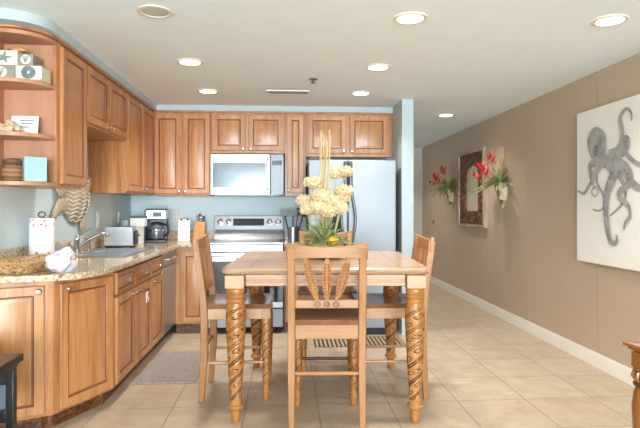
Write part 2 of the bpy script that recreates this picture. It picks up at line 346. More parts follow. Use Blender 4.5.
cabinet('short two door wall cabinet directly over the microwave', (-.78, 5.68, 1.84), 0, .778, .318, mh, [('door', .02, .36, .03, mh-.02, .335, .05), ('door', .39, .76, .03, mh-.02, .415, .05)])
cabinet('narrow single door wall cabinet between microwave and refrigerator', (.0, 5.68, U0), 0, .222, .318, uh, [('door', .022, .2, .03, uh-.02, .04, .06)])
fh = UT-1.81
cabinet('short two door wall cabinet over the refrigerator', (.225, 5.68, 1.81), 0, .934, .318, fh, [('door', .02, .43, .035, fh-.02, .405, .06), ('door', .47, .885, .035, fh-.02, .495, .06)])
# crown strip under the soffit
def crown():
    poly = [(XL+.001, 3.055)]+arc(-1.58, 3.27, .215, -90, 0)+[(-1.365, 5.665), (1.158, 5.665), (1.158, YB-.001), (XL+.001, YB-.001)]
    return struct(MB().prism(poly, UT+.001, UT+.014).build('trim_2', 'maple'))
crown()
# open shelves with a rounded corner
root = thing('open_shelf_unit', 'open wooden corner shelves with rounded fronts holding shells and pottery', 'shelf', (0, 0, 0))
out = [(XL+.002, 3.07)]+arc(-1.59, 3.28, .208, -90, 0)+[(-1.382, 3.332), (XL+.002, 3.332)]
for z0, z1 in ((1.39, 1.412), (1.668, 1.69), (1.972, 1.994), (2.245, 2.268)):
    MB().prism(out, z0, z1).build('shelf', 'maple_in', root, bevel=.003)
MB().box(XL+.002, 3.31, 1.412, -1.40, 3.332, 2.245).build('back_panel', 'maple_in', root)
MB().box(XL+.002, 3.075, 1.412, XL+.012, 3.31, 2.245).build('side_panel', 'maple_in', root)
MB().box(-1.40, 3.30, 1.412, -1.378, 3.334, 2.245).build('corner_post', 'maple', root, bevel=.003)

# base cabinets
BH = .868
A, B, C = Vector((-1.10, 3.48)), Vector((-1.295, 3.06)), Vector((-1.698, 2.87))
def local_plan(o, x, pts):
    a = atan2(x.y, x.x); return [((p-o).x*cos(a)+(p-o).y*sin(a), -(p-o).x*sin(a)+(p-o).y*cos(a)) for p in pts], a
pl, a = local_plan(C, B-C, [C, B, Vector((-1.698, 3.24))])
wd = (B-C).length
cabinet('end base cabinet with the door facing the room, at the curved counter end', (C.x, C.y, 0), a, wd, .3, BH, [('door', .03, wd-.045, .12, .83, wd-.075, .80)], .1, pl, True)
pl, a = local_plan(B, A-B, [B+Vector((.001, .002)), A+Vector((0, -.002)), Vector((-1.698, 3.478)), Vector((-1.698, 3.245))])
wd = (A-B).length
cabinet('angled base cabinet with one tall door, under the curved counter corner', (B.x, B.y, 0), a, wd, .3, BH, [('door', .035, wd-.02, .12, .83, .075, .80)], .1, pl, True)
cabinet('base cabinet with one drawer over one door, beside the angled corner cabinet', (-1.10, 3.482, 0), H90, .43, .598, BH,
        [('drawer', .02, .41, .70, .84, .215, .77), ('door', .02, .41, .12, .68, .38, .65)], .1, None, True)
sb = cabinet('sink base cabinet with two drawer fronts over two doors', (-1.10, 3.914, 0), H90, .90, .598, BH,
        [('drawer', .02, .44, .70, .84, .23, .77), ('door', .02, .44, .12, .68, .05, .65), ('drawer', .46, .885, .70, .84, .67, .77), ('door', .46, .885, .12, .68, .50, .65)], .1, None, True)
st = MB().box(.30, -.0235, .52, .37, -.020, .60).build('warning_sticker', 'paper', sb)
MB().box(.305, -.0245, .525, .33, -.0234, .555).box(.34, -.0245, .56, .366, -.0234, .595).build('sticker_print', 'floral', st)
cabinet('corner base cabinet with one narrow door, next to the stove', (-1.098, 5.38, 0), 0, .312, .61, BH, [('door', .06, .30, .12, .83, None, 0)], .1, None, True)
cabinet('narrow base cabinet between stove and refrigerator', (-.008, 5.38, 0), 0, .218, .61, BH, [('door', .01, .208, .12, .68, .04, .65), ('drawer', .01, .208, .70, .84, .11, .77)], .1, None, True)

# countertops
CT = .905
edge = [(XL+.001, 2.80), (-1.52, 2.835), (-1.36, 2.865)]+[tuple(p.xy) for p in bez([(-1.24, 2.895, 0), (-1.12, 2.99, 0), (-1.055, 3.16, 0), (-1.035, 3.36, 0)], 10)]
poly = edge+[(-1.035, 5.33), (-.785, 5.33), (-.785, YB-.001), (XL+.001, YB-.001)]
SX0, SX1, SY0, SY1 = -1.585, -1.165, 3.935, 4.70
hole = [(SX0, SY0), (SX0, SY1), (SX1, SY1), (SX1, SY0)]
ct = thing('countertop', 'speckled granite countertop with curved end holding the sink', 'countertop', (0, 0, 0))
MB().prism(poly, .87, CT, [hole]).build('slab', 'granite', ct, bevel=.006)
MB().box(XL+.001, 2.83, CT, XL+.022, YB-.001, CT+.105).box(XL+.022, YB-.022, CT, -.785, YB-.001, CT+.105).build('backsplash', 'granite', ct, bevel=.003)
c2 = thing('countertop', 'small granite countertop piece between stove and refrigerator', 'countertop', (0, 0, 0))
MB().box(-.008, 5.33, .87, .212, YB-.001, CT).build('slab', 'granite', c2, bevel=.005)
MB().box(-.008, YB-.022, CT, .212, YB-.001, CT+.105).build('backsplash', 'granite', c2, bevel=.003)

# sink
sk = thing('kitchen_sink', 'stainless steel double bowl sink set into granite counter', 'sink', (0, 0, 0))
mb = MB(); g1 = .015
rim = [(SX0-.02, SY0-.02), (SX1+.02, SY0-.02), (SX1+.02, SY1+.02), (SX0-.02, SY1+.02)]
ymid = (SY0+SY1)/2
b1 = [(SX0+.05, SY0+.02), (SX1-.02, SY0+.02), (SX1-.02, ymid-.015), (SX0+.05, ymid-.015)]
b2 = [(SX0+.05, ymid+.015), (SX1-.02, ymid+.015), (SX1-.02, SY1-.02), (SX0+.05, SY1-.02)]
MB().prism(rim, CT+.001, CT+.006, [b1[::-1], b2[::-1]]).build('rim', 'steel', sk, bevel=.002)
for bb in (b1, b2):
    (x0, y0), (x1, y1) = bb[0], bb[2]; q = .03; mb = MB()
    t = [(x0, y0), (x1, y0), (x1, y1), (x0, y1)]; u = [(x0+q, y0+q), (x1-q, y0+q), (x1-q, y1-q), (x0+q, y1-q)]
    mb.add([(*p, CT+.004) for p in t]+[(*p, CT-.16) for p in u], [(0,1,5,4), (1,2,6,5), (2,3,7,6), (3,0,4,7), (4,5,6,7)])
    bo = mb.build('bowl', 'steel', sk)
    MB().lathe([(.035, 0), (.035, .004), (.02, .004)], 20, ((x0+x1)/2, (y0+y1)/2, CT-.1598)).build('drain', 'dsteel', bo)
ft = thing('kitchen_faucet', 'chrome faucet with lever and low arched spout behind the sink', 'faucet', (-1.60, 4.20, CT+.006))
MB().lathe([(.03, 0), (.03, .008), (.022, .014), (.02, .09), (.024, .10), (.022, .125), (.01, .14)], 20).build('body', 'chrome', ft)
MB().tube(bez([(0, 0, .125), (.02, .06, .15), (.05, .16, .185)]), [.009]*25, 10, flat=.6).build('lever', 'chrome', ft)
MB().tube(bez([(.015, .0, .05), (.07, .04, .10), (.14, .08, .14), (.18, .11, .145), (.195, .12, .12)]), [.014]*25, 10).build('spout', 'chrome', ft)
sp = thing('side_sprayer', 'small chrome sprayer standing between faucet and toaster', 'faucet', (-1.60, 4.45, CT+.006))
MB().lathe([(.022, 0), (.022, .006), (.012, .012), (.011, .06), (.017, .085), (.012, .115), (.004, .12)], 16).build('sprayer_body', 'chrome', sp)
for c in (): pass

# ------------------------------------------------------------------ appliances
# dishwasher
dw = thing('dishwasher', 'stainless steel dishwasher at the end of the sink run', 'dishwasher', (-1.10, 4.818, 0), H90)
MB().box(0, .03, .1, .555, .58, .865).build('tub', 'grey', dw)
d = MB().box(0, -.012, .11, .555, .03, .72).build('door', 'steel', dw, bevel=.006)
MB().box(0, -.012, .725, .555, .03, .865).build('control_panel', 'steel', dw, bevel=.005)
MB().tube([(.06, -.012, .79), (.07, -.04, .79), (.485, -.04, .79), (.495, -.012, .79)], .009, 10).build('handle', 'chrome', dw)
MB().box(0, .07, 0, .555, .09, .1).build('toe_kick', 'black', dw)
# range
rg = thing('kitchen_range', 'stainless steel electric range with back control panel beneath the microwave', 'stove', (-.775, 5.36, 0))
RW = .757
MB().box(0, 0, .06, RW, .62, .895).build('body', 'grey', rg)
MB().box(-.003, -.02, .895, RW+.003, .56, .915).build('cooktop', 'steel', rg, bevel=.004)
MB().box(.05, .04, .915, RW-.05, .50, .918).build('cooktop_glass', 'panelglass', rg)
cp = MB().add([(0,.50,.917),(RW,.50,.917),(RW,.62,.917),(0,.62,.917),(0,.535,.995),(RW,.535,.995),(RW,.62,.995),(0,.62,.995)], [(0,3,2,1),(4,5,6,7),(0,1,5,4),(1,2,6,5),(2,3,7,6),(3,0,4,7)]).build('riser', 'steel', rg)
MB().box(.01, .53, .99, RW-.01, .60, 1.02).build('vent_slot', 'black', rg)
cp = MB().add([(0,.515,1.02),(RW,.515,1.02),(RW,.62,1.02),(0,.62,1.02),(0,.545,1.175),(RW,.545,1.175),(RW,.62,1.175),(0,.62,1.175)], [(0,3,2,1),(4,5,6,7),(0,1,5,4),(1,2,6,5),(2,3,7,6),(3,0,4,7)]).build('control_panel', 'steel', rg, bevel=.004)
tilt = Matrix.Rotation(atan2(.03, .155), 4, 'X')
mb = MB(); mb.T = Matrix.Translation((0, .515, 1.02)) @ Matrix.Rotation(-atan2(.03, .155), 4, 'X'); mb.box(.205, -.004, .045, .545, .004, .125).build('display', 'lcd', cp)
for x in (.065, .158, .605, .698):
    mb = MB(); mb.T = Matrix.Translation((x, .530, 1.105)) @ Matrix.Rotation(pi/2-atan2(.03, .155), 4, 'X')
    mb.lathe([(.034, 0), (.034, .006), (.026, .008), (.023, .034), (.016, .038)], 20); mb.box(-.004, -.022, .036, .004, .022, .044); mb.build('control_knob', 'chrome', cp)
MB().box(0, -.03, .82, RW, 0, .893).build('front_trim', 'steel', rg, bevel=.004)
od = MB().box(0, -.045, .26, RW, 0, .815).build('oven_door', ['steel'], rg, bevel=.006)
MB().box(.0, -.049, .32, RW, -.044, .73).build('oven_glass', 'glassk', od)
MB().tube([(.04, -.045, .775), (.05, -.085, .775), (RW-.05, -.085, .775), (RW-.04, -.045, .775)], .013, 12).build('handle', 'chrome', od)
dr = MB().box(0, -.04, .07, RW, 0, .25).build('drawer', 'fridge', rg, bevel=.006)
for x in (.05, RW-.05):
    for y in (.05, .55): MB().lathe([(.02, 0), (.02, .06)], 12, (x, y, 0)).build('foot', 'black', rg)
# microwave
mw = thing('microwave', 'stainless steel over the range microwave mounted under short cabinet', 'microwave', (-.775, 5.60, 1.397))
MH = .427; MW = .762
MB().box(0, .0, 0, MW, .397, MH).build('body', 'grey', mw)
d = MB().box(0, -.03, 0, .618, 0, MH).build('door', 'steel', mw, bevel=.006)
MB().box(.025, -.034, .075, .575, -.029, .335).build('window', 'panelglass', d)
MB().tube([(.590, -.03, .05), (.590, -.06, .07), (.590, -.06, .36), (.590, -.03, .38)], .010, 10).build('handle', 'chrome', d)
cpn = MB().box(.622, -.03, 0, MW, 0, MH).build('control_panel', 'fridge', mw, bevel=.005)
MB().box(.64, -.033, .31, MW-.02, -.029, .36).build('display', 'lcd', cpn)
MB().box(.04, -.02, -.006, MW-.04, .36, 0).build('grease_filter', 'dsteel', mw)
# refrigerator
fr = thing('refrigerator', 'pale stainless side by side refrigerator beside the partition wall', 'refrigerator', (.232, 5.2, 0))
FW, FH = .868, 1.735
MB().box(.004, .06, .04, FW-.004, .77, FH-.01).build('body', 'grey', fr)
ld = MB().box(0, 0, .07, .383, .055, FH).build('freezer_door', 'fridge', fr, bevel=.008)
rd = MB().box(.392, 0, .07, FW, .055, FH).build('fridge_door', 'fridge', fr, bevel=.008)
MB().box(.03, .03, 0, FW-.03, .09, .065).build('base_grille', 'black', fr)
dp = MB().box(.12, -.008, .97, .33, .001, 1.33).build('dispenser', 'grey', ld, bevel=.004)
MB().box(.14, -.0095, .99, .31, -.0075, 1.17).build('dispenser_recess', 'dark_hole', dp)
for dd, x, sg in ((ld, .362, -1), (rd, .413, 1)):
    p = bez([(x, -.008, 1.715), (x, -.03, 1.6), (x, -.035, 1.47), (x+sg*.03, -.045, 1.28), (x+sg*.045, -.045, 1.14), (x+sg*.02, -.035, .96), (x, -.008, .86)], 30)
    MB().tube(p, [.019 if q.z > 1.45 else .014 for q in p], 10).build('handle', 'dsteel', dd)
for x in (.05, FW-.05): MB().box(x-.045, .0, FH+.001, x+.045, .1, FH+.022).build('hinge_cover', 'grey', fr, bevel=.004)

# ------------------------------------------------------------------ things on the counter and the wall above it
def rot_cloth(): pass
# paper towel roll
pt = thing('paper_towel_holder', 'paper towel roll with floral print on a stand at the counter end', 'paper towel', (-1.578, 3.56, CT))
MB().lathe([(.075, 0), (.075, .012), (.01, .014)], 28).build('base', 'white', pt)
ro = MB().lathe([(.022, .016), (.073, .016), (.075, .02), (.075, .286), (.073, .29), (.022, .29)], 32).build('roll', 'towel', pt)
MB().tube([(0, 0, .0), (0, 0, .30)], .006, 8).tube([(.022*cos(t*pi/8), 0, .312+.018*sin(t*pi/8)) for t in range(17)], .004, 6).build('rod', 'black', pt)
# woven tray
tr = thing('woven_tray', 'brown woven tray with flared rim on the counter end', 'tray', (-1.456, 3.145, CT), radians(-14))
mb = MB(); nx, ny = .15, .19
def ringp(sx, sy, z, r=.05, n=6):
    return [(x, y, z) for cx, cy, a in ((sx-r, sy-r, 0), (-sx+r, sy-r, 90), (-sx+r, -sy+r, 180), (sx-r, -sy+r, 270)) for x, y in arc(cx, cy, r, a, a+90, n)]
lv = [ringp(.11, .20, .001), ringp(.12, .215, .02), ringp(.155, .255, .062), ringp(.148, .248, .062), ringp(.112, .205, .02), ringp(.10, .19, .012)]
n = len(lv[0]); vs = [p for l in lv for p in l]; fs = [(i*n+k, i*n+(k+1) % n, (i+1)*n+(k+1) % n, (i+1)*n+k) for i in range(5) for k in range(n)]
fs += [tuple(range(n-1, -1, -1)), tuple(5*n+k for k in range(n))]
mb.add(vs, fs).build('basket', 'wicker_b', tr)
mb = MB(); mb.tube([*ringp(.152, .252, .062), ringp(.152, .252, .062)[0]], .006, 6).build('rim_braid', 'gold', tr)
nap = MB().blob((0, 0, .032), (.09, .15, .026), 3, .25, 3).build('napkin', 'wicker', tr); tag(nap, None, None) if False else None
# plastic bag and blue tub
bg_ = MB(); bg_.blob((0, 0, .055), (.07, .085, .058), 4, .5, 1.6, seed=3).blob((.01, .03, .09), (.04, .04, .04), 3, .6, 2.2, seed=8).build('plastic_bag', 'bag', None, (-1.235, 3.02, CT-.0)); o = bpy.data.objects['plastic_bag']; tag(o, 'crumpled white and bluish plastic bag at the counter edge near the woven tray', 'bag')
tb = thing('blue_tub', 'low white tub with blue lid on counter between paper towels and sink', 'tub', (-1.52, 3.74, CT))
MB().lathe([(.05, 0), (.056, .03), (.057, .055)], 24).build('tub_body', 'plastic', tb); MB().lathe([(.059, .055), (.059, .073), (.05, .076)], 24).build('lid', 'blue_tub', tb)
# wicker sea turtle on the wall
tu = thing('turtle_wall_decor', 'woven wicker sea turtle hanging on the wall below the single door cabinet', 'wall decor', (XL, 4.40, 1.35))
mb = MB(); vs = []; fs = []; nr, ns = 8, 40
for i in range(nr+1):
    r = i/nr
    for k in range(ns): a = 2*pi*k/ns; vs.append((.012+.075*(1-r*r), .27*r*cos(a), .22*r*sin(a)))
for i in range(nr):
    for k in range(ns): k2 = (k+1) % ns; fs.append((i*ns+k, (i+1)*ns+k, (i+1)*ns+k2, i*ns+k2))
mb.add(vs, fs).build('shell', 'wicker', tu)
mb = MB()
for zz in range(-6, 7):
    pts = []
    for k in range(25):
        y = -.26+.52*k/24; z = zz*.032+.009*sin(k*1.1); q = (y/.27)**2+(z/.22)**2
        if q < .98: pts.append((.014+.075*(1-q)+.004, y, z))
    if len(pts) > 3: mb.tube(pts, .006, 6)
mb.build('shell_weave', 'cream', tu)
def flip(pts, r): return MB().tube(bez([(.03, *p) for p in pts], 12), [r*(.5+.8*sin(pi*min(1, .15+i/12*.8))) for i in range(13)], 8, flat=.35, up=(1, 0, 0)).build('flipper', 'wicker', tu)
flip([(-.20, -.07), (-.34, -.07), (-.46, -.17)], .042); flip([(-.12, .16), (-.2, .3), (-.3, .4)], .05)
flip([(.10, -.17), (.11, -.23), (.16, -.25)], .04); flip([(.2, .08), (.25, .12), (.27, .17)], .035)
MB().blob((.04, -.33, .05), (.035, .085, .06), 2).build('head', 'wicker', tu)
# outlets and switches
def plate(name, label, loc, rz, w=.072, h=.117, toggles=1, group=None):
    t = thing(name, label, 'outlet' if 'outlet' in name else 'switch', loc, rz, group)
    MB().box(-w/2, -.007, -h/2, w/2, 0, h/2).build('cover_plate', 'plastic', t, bevel=.003)
    for k in range(toggles):
        x = (k-(toggles-1)/2)*.046
        if 'outlet' in name:
            for z in (-.028, .028):
                r = MB().box(x-.017, -.010, z-.014, x+.017, -.006, z+.014).build('receptacle', 'paper', t, bevel=.002)
                MB().box(x-.008, -.0106, z-.006, x-.005, -.0098, z+.006).box(x+.005, -.0106, z-.006, x+.008, -.0098, z+.006).build('slot', 'dark_hole', r)
        else: MB().box(x-.016, -.012, -.032, x+.016, -.006, .032).build('rocker', 'paper', t, bevel=.002)
    return t
plate('light_switch', 'white rocker switch plate on wall over the faucet', (XL, 4.95, 1.155), H90, h=.15)
plate('power_outlet', 'white outlet plate on wall behind the toaster', (XL, 5.56, 1.16), H90)
plate('power_outlet', 'white double outlet plate on the back wall behind the coffee maker', (-1.20, YB, 1.165), 0, w=.116, toggles=2)
plate('light_switch', 'white switch on the hallway side of the partition wall', (1.275, 5.26, 1.34), H90)
# toaster
ts = thing('toaster', 'stainless steel two slot toaster between sink and coffee maker', 'toaster', (-1.475, 4.88, CT), radians(2))
prof = [(-.125, .02), (-.125, .15), (-.115, .178), (-.09, .19), (.09, .19), (.115, .178), (.125, .15), (.125, .02)]
def xprism(poly, y0, y1, mi=0):
    mb = MB(); mb.T = Matrix.Rotation(pi/2, 4, 'X'); return mb.prism(poly, -y1, -y0, mi=mi)
xprism(prof[::-1], -.075, .075).build('casing', 'lsteel', ts, bevel=.006, fix=True)
MB().box(-.085, -.045, .1895, .085, -.015, .1915).box(-.085, .015, .1895, .085, .045, .1915).build('slot', 'dark_hole', ts)
MB().box(-.12, -.07, .008, .12, .07, .022).build('base', 'black', ts); MB().box(.125, -.06, .03, .139, .06, .15).build('end_cap', 'black', ts, bevel=.003)
MB().box(.139, -.012, .10, .165, .012, .118).build('lever', 'black', ts)
for x in (-.10, .10):
    for y in (-.05, .05): MB().lathe([(.012, 0), (.012, .01)], 10, (x, y, 0)).build('foot', 'black', ts)
# canister and box beside the coffee maker
cn = thing('storage_canister', 'tall frosted canister with grey banded lid between toaster and coffee maker', 'canister', (-1.462, 5.42, CT))
MB().lathe([(.046, 0), (.05, .01), (.052, .17)], 24).build('jar', 'paper', cn)
MB().box(-.07, -.06, .171, .07, .06, .255).build('filter_box', 'paper', cn, bevel=.003); MB().box(-.071, -.0608, .256, .071, .061, .278).build('dark_band', 'grey', cn)
t = thing('teal_tumbler', 'pale teal cup standing behind the toaster', 'cup', (-1.59, 5.40, CT))
MB().lathe([(.034, 0), (.042, .20), (.044, .232), (.038, .232), (.034, .02)], 22).build('cup', 'teal', t)
# coffee maker
cm = thing('coffee_maker', 'black and steel drip coffee maker in the counter corner', 'coffee maker', (-1.325, 5.60, CT), radians(6))
MB().box(-.10, -.11, 0, .10, .13, .03).build('base', 'black', cm, bevel=.005)
MB().box(-.10, .03, .03, .10, .13, .24).build('column', 'black', cm, bevel=.006)
hs = MB().box(-.10, -.10, .24, .10, .13, .335).build('housing', 'lsteel', cm, bevel=.008)
MB().box(-.098, -.098, .336, .098, .128, .348).build('lid', 'black', hs, bevel=.004)
MB().box(-.03, -.104, .262, .06, -.099, .315).build('control_panel', 'black', hs)
MB().box(-.112, -.09, .0, -.100, .13, .335).build('side_panel', 'black', cm)
cf = MB().lathe([(.05, .032), (.068, .045), (.074, .10), (.066, .15), (.05, .175), (.052, .185)], 26, (0, -.04, 0)).build('carafe', 'panelglass', cm)
MB().lathe([(.054, .186), (.056, .20), (.03, .21)], 24, (0, -.04, 0)).build('carafe_lid', 'black', cf)
MB().lathe([(.0735, .115), (.076, .12), (.0735, .135)], 26, (0, -.04, 0), caps=False).build('carafe_band', 'chrome', cf)
MB().tube(bez([(.05, -.05, .185), (.10, -.06, .18), (.125, -.065, .13), (.10, -.06, .075), (.072, -.05, .07)]), .009, 8).build('carafe_handle', 'black', cf)
# card stand
cs = thing('card_stand', 'white printed card standing on the counter beside the coffee maker', 'card', (-1.07, 5.70, CT), radians(3))
mb = MB(); mb.T = Matrix.Rotation(radians(-8), 4, 'X'); mb.box(-.063, -.002, .02, .063, .002, .235).build('card', 'paper', cs)
mb = MB(); mb.T = Matrix.Rotation(radians(-8), 4, 'X')
for k, wd in enumerate((.03, .04, .036, .042, .03)): mb.box(-wd, -.0028, .175-k*.022, wd*.8, -.0018, .179-k*.022)
mb.build('printed_lines', 'slate', cs)
mb = MB(); mb.T = Matrix.Rotation(radians(-8), 4, 'X')
for x in (-.04, .025): mb.box(x, -.006, .225, x+.022, .006, .243)
mb.build('clip', 'black', cs); MB().box(-.066, -.03, 0, .066, .05, .02).build('base', 'plastic', cs, bevel=.003)
# knife block and knives
kb = thing('knife_block', 'light wood knife block on the counter next to the stove', 'knife block', (-.915, 5.80, CT))
mb = MB(); mb.T = Matrix.Rotation(H90, 4, 'Z') @ Matrix.Rotation(pi/2, 4, 'X'); mb.prism([(-.09, 0), (.07, 0), (.07, .19), (-.01, .21), (-.09, .08)], -.055, .055)
mb.build('block', 'knife_wood', kb, bevel=.004, fix=True)
for k, (x, y, h) in enumerate([(-.035, .04, .0), (-.012, .045, .02), (.012, .045, .01), (.034, .04, -.005), (.0, .015, -.03)]):
    kn = thing('kitchen_knife', 'knife handle standing in the light wood knife block', 'knife', (-.915+x, 5.80+y, CT+.20+h), 0, 'knives in the block')
    MB().box(-.008, -.012, -.005, .008, .012, .075).build('handle', 'black' if k % 2 else 'dsteel', kn, bevel=.004)
    MB().box(-.0085, -.0125, .076, .0085, .0125, .088).build('end_cap', 'chrome', kn, bevel=.002); MB().box(-.001, -.012, -.10, .001, .012, -.005).build('blade', 'chrome', kn)
# utensil crock
uc = thing('utensil_canister', 'steel canister full of black utensils between stove and refrigerator', 'canister', (.085, 5.62, CT))
MB().lathe([(.055, 0), (.056, .155), (.052, .157), (.051, .01)], 28).build('canister', 'steel', uc)
for k, (x, y, dx, dy, kind) in enumerate([(-.03, 0, -.055, .0, 'spatula'), (.02, .02, .03, .01, 'spoon'), (.03, -.02, .075, -.01, 'ladle'), (-.01, -.03, .01, -.02, 'spatula')]):
    u = thing('cooking_utensil', ['black slotted turner leaning toward the stove in the steel canister', 'black spoon upright at the middle of the steel canister', 'black ladle leaning toward the refrigerator in the steel canister', 'short black turner at the front of the steel canister'][k], 'utensil', (.085+x, 5.62+y, CT+.02))
    e = Vector((dx, dy, .26)); MB().tube([(0, 0, 0), tuple(e)], .006, 8).build('handle', 'black', u)
    mb = MB(); mb.T = Matrix.Translation(e+Vector((dx*.1, 0, .015)))
    if kind == 'spatula': mb.box(-.042, -.004, -.03, .042, .004, .05)
    elif kind == 'spoon': mb.blob((0, 0, .02), (.03, .008, .042), 2)
    else: mb.blob((.01, 0, 0), (.045, .03, .035), 2)
    mb.build('blade' if kind == 'spatula' else 'bowl', 'black', u)

# ------------------------------------------------------------------ things on the open shelves
S1, S2, S3 = 1.412, 1.69, 1.994
def shellblock(label, loc, rz, sx, sy, sz, deco, grp='sea shell picture blocks on the top shelf', mat='slate'):
    t = thing('picture_block', label, 'decor block', loc, rz, grp)
    MB().box(-sx/2, -sy/2, 0, sx/2, sy/2, sz).build('block', mat, t, bevel=.003)
    f = MB(); y = -sy/2-.0015
    if deco == 'star':
        pts = [((.45*sz if k % 2 == 0 else .14*sz)*sin(k*pi/5+.2)*1.25, (.45*sz if k % 2 == 0 else .14*sz)*cos(k*pi/5+.2)+sz/2) for k in range(10)]
        mb = MB(); mb.T = Matrix.Translation((0, y, 0)) @ Matrix.Rotation(pi/2, 4, 'X'); mb.prism(pts[::-1], -.001, .003).build('starfish_picture', 'ink', t, fix=True)
    elif deco == 'scallop':
        MB().blob((0, y, sz/2), (.42*sz, .004, .40*sz), 3, .1, 4).build('shell_picture', 'cream', t)
        mb = MB()
        for k in range(-3, 4): mb.tube([(0, y-.003, sz*.2), (k*.1*sz, y-.004, sz*.78)], .0015, 5)
        mb.build('shell_ribs', 'ink', t)
    else:
        mb = MB()
        for r in (.40, .28, .16): mb.tube([(r*sz*1.1*cos(a*pi/12), y-.001, sz/2+r*sz*sin(a*pi/12)) for a in range(25)], .005, 6)
        mb.build('spiral_picture', 'ink', t)
    return t
shellblock('lower decor block with a pale scallop shell picture, under the starfish block', (-1.615, 3.19, S3), 0, .155, .12, .082, 'scallop')
shellblock('lower decor block with spiral nautilus picture, at the shelf edge', (-1.462, 3.19, S3), 0, .145, .12, .080, 'spiral', mat='cream')
shellblock('upper decor block with a starfish picture on a cream ground', (-1.60, 3.19, S3+.083), 0, .15, .11, .085, 'star', mat='cream')
shellblock('small decor block with one shell, on top of the nautilus block', (-1.482, 3.19, S3+.083), 0, .082, .10, .068, 'scallop')
gs = thing('gold_shell', 'small gold and black shell lying on top of the starfish block', 'shell', (-1.545, 3.19, S3+.169))
MB().tube(bez([(-.04, 0, .012), (-.015, 0, .02), (.02, 0, .018), (.045, 0, .008)], 12), [.006, .012, .016, .018, .019, .019, .018, .016, .014, .011, .008, .005, .002], 12).build('shell_body', 'gold', gs)
MB().lathe([(.004, 0), (.012, .004), (.012, .012), (.004, .016)], 12, (-.05, 0, .004)).build('shell_tip', 'black', gs)
co = MB(); rs = random.Random(5)
for k in range(26):
    a = rs.random()*2*pi; r = rs.random()*.05; co.blob((r*cos(a)*1.3, r*sin(a)*.8, .018+rs.random()*.05*(1-r/.07)), .014+.01*rs.random(), 1, .5, 8, seed=k)
tag(co.build('coral', 'coral', None, (-1.58, 3.15, S2-.002)), 'knobbly beige coral on the middle open shelf', 'coral')
fc = thing('white_card', 'white card with grey writing leaning behind the coral on middle shelf', 'card', (-1.53, 3.22, S2), radians(4))
mb = MB(); mb.T = Matrix.Rotation(radians(-10), 4, 'X'); mb.box(-.075, 0, 0, .075, .006, .115).build('card', 'paper', fc)
mb = MB(); mb.T = Matrix.Rotation(radians(-10), 4, 'X')
for k, (a, b) in enumerate([(-.03, .05), (-.02, .045), (-.035, .03)]): mb.box(a, -.0012, .085-k*.02, b, 0, .091-k*.02)
mb.build('printed_lines', 'ink', fc)
pb = thing('clay_bowl', 'round banded clay bowl on the lowest open shelf', 'bowl', (-1.575, 3.19, S1))
MB().lathe([(.03, 0), (.05, .012), (.063, .045), (.06, .075), (.05, .092), (.044, .088), (.05, .06), (.04, .02)], 28).build('bowl', 'clay', pb)
p2 = thing('clay_dish', 'small dark brown dish resting on the banded clay bowl', 'bowl', (-1.575, 3.19, S1+.092))
MB().lathe([(.044, 0), (.058, .02), (.056, .034), (.034, .042), (.012, .036)], 28).build('dish', 'clay_d', p2)
bx = thing('pale_blue_box', 'pale blue tissue box on the lowest open shelf beside clay bowl', 'box', (-1.457, 3.19, S1), radians(32))
MB().box(-.058, -.058, 0, .058, .058, .142).build('carton', 'teal', bx, bevel=.003)
MB().box(-.035, -.035, .1415, .035, .035, .144).build('opening', 'paper', bx)

# ------------------------------------------------------------------ dining table and chairs
def twist(mb, prof, z0, z1, pitch, starts, groove, n=40, step=.005, motifs=True):
    """Turned shaft with carved twin spiral grooves; grooves and little carved rings get the stain (second material)."""
    def rad(z):
        for (a, za), (b, zb) in zip(prof[:-1], prof[1:]):
            if za <= z <= zb: t = (z-za)/(zb-za) if zb > za else 0; t = t*t*(3-2*t); return a+(b-a)*t
        return prof[-1][0]
    nz = max(2, int((z1-z0)/step)); vs = []; fs = []; fm = []
    def sv(a, z): return ((z-pitch*a/(2*pi))/(pitch/starts)) % 1
    def dark(a, z):
        s = sv(a, z)
        if s < .075 or .15 < s < .225: return 1
        if motifs:
            q = ((z/pitch)*starts*1.5) % 1-.5; d = ((s-.63)/.22)**2+(q/.34)**2
            if motifs and (.62 < d < .95 or d < .06): return 1
        return 0
    for i in range(nz+1):
        z = z0+(z1-z0)*i/nz; r = rad(z)
        for k in range(n):
            a = 2*pi*k/n; e = min(1, min(z-z0, z1-z)/.03); rr = r*(1-groove*e*dark(a, z)); vs.append((rr*cos(a), rr*sin(a), z))
    for i in range(nz):
        for k in range(n):
            k2 = (k+1) % n; fs.append((i*n+k, i*n+k2, (i+1)*n+k2, (i+1)*n+k))
            a = 2*pi*(k+.5)/n; z = z0+(z1-z0)*(i+.5)/nz; fm.append(dark(a, z) if .02 < z-z0 and .02 < z1-z else 0)
    o = len(mb.v); mb.v += [tuple(mb.T @ Vector(p)) for p in vs]
    for f, m_ in zip(fs, fm): mb.f.append(tuple(i+o for i in f)); mb.m.append(m_)
TH = .914
tb_ = thing('dining_table', 'square counter height wooden dining table with spiral carved legs', 'table', (.272, 3.655, 0), radians(-3.6))
HT = .605
mb = MB()
def chamfer(s, z, c=.03): return [(x, y, z) for x, y in ((s-c, -s), (s, -s+c), (s, s-c), (s-c, s), (-s+c, s), (-s, s-c), (-s, -s+c), (-s+c, -s))]
lv = [chamfer(HT-.03, TH-.045), chamfer(HT-.006, TH-.036), chamfer(HT, TH-.026), chamfer(HT, TH-.010), chamfer(HT-.008, TH)]
vs = [p for l in lv for p in l]; fs = [(i*8+k, i*8+(k+1) % 8, i*8+8+(k+1) % 8, i*8+8+k) for i in range(4) for k in range(8)]+[(7,6,5,4,3,2,1,0), tuple(32+k for k in range(8))]
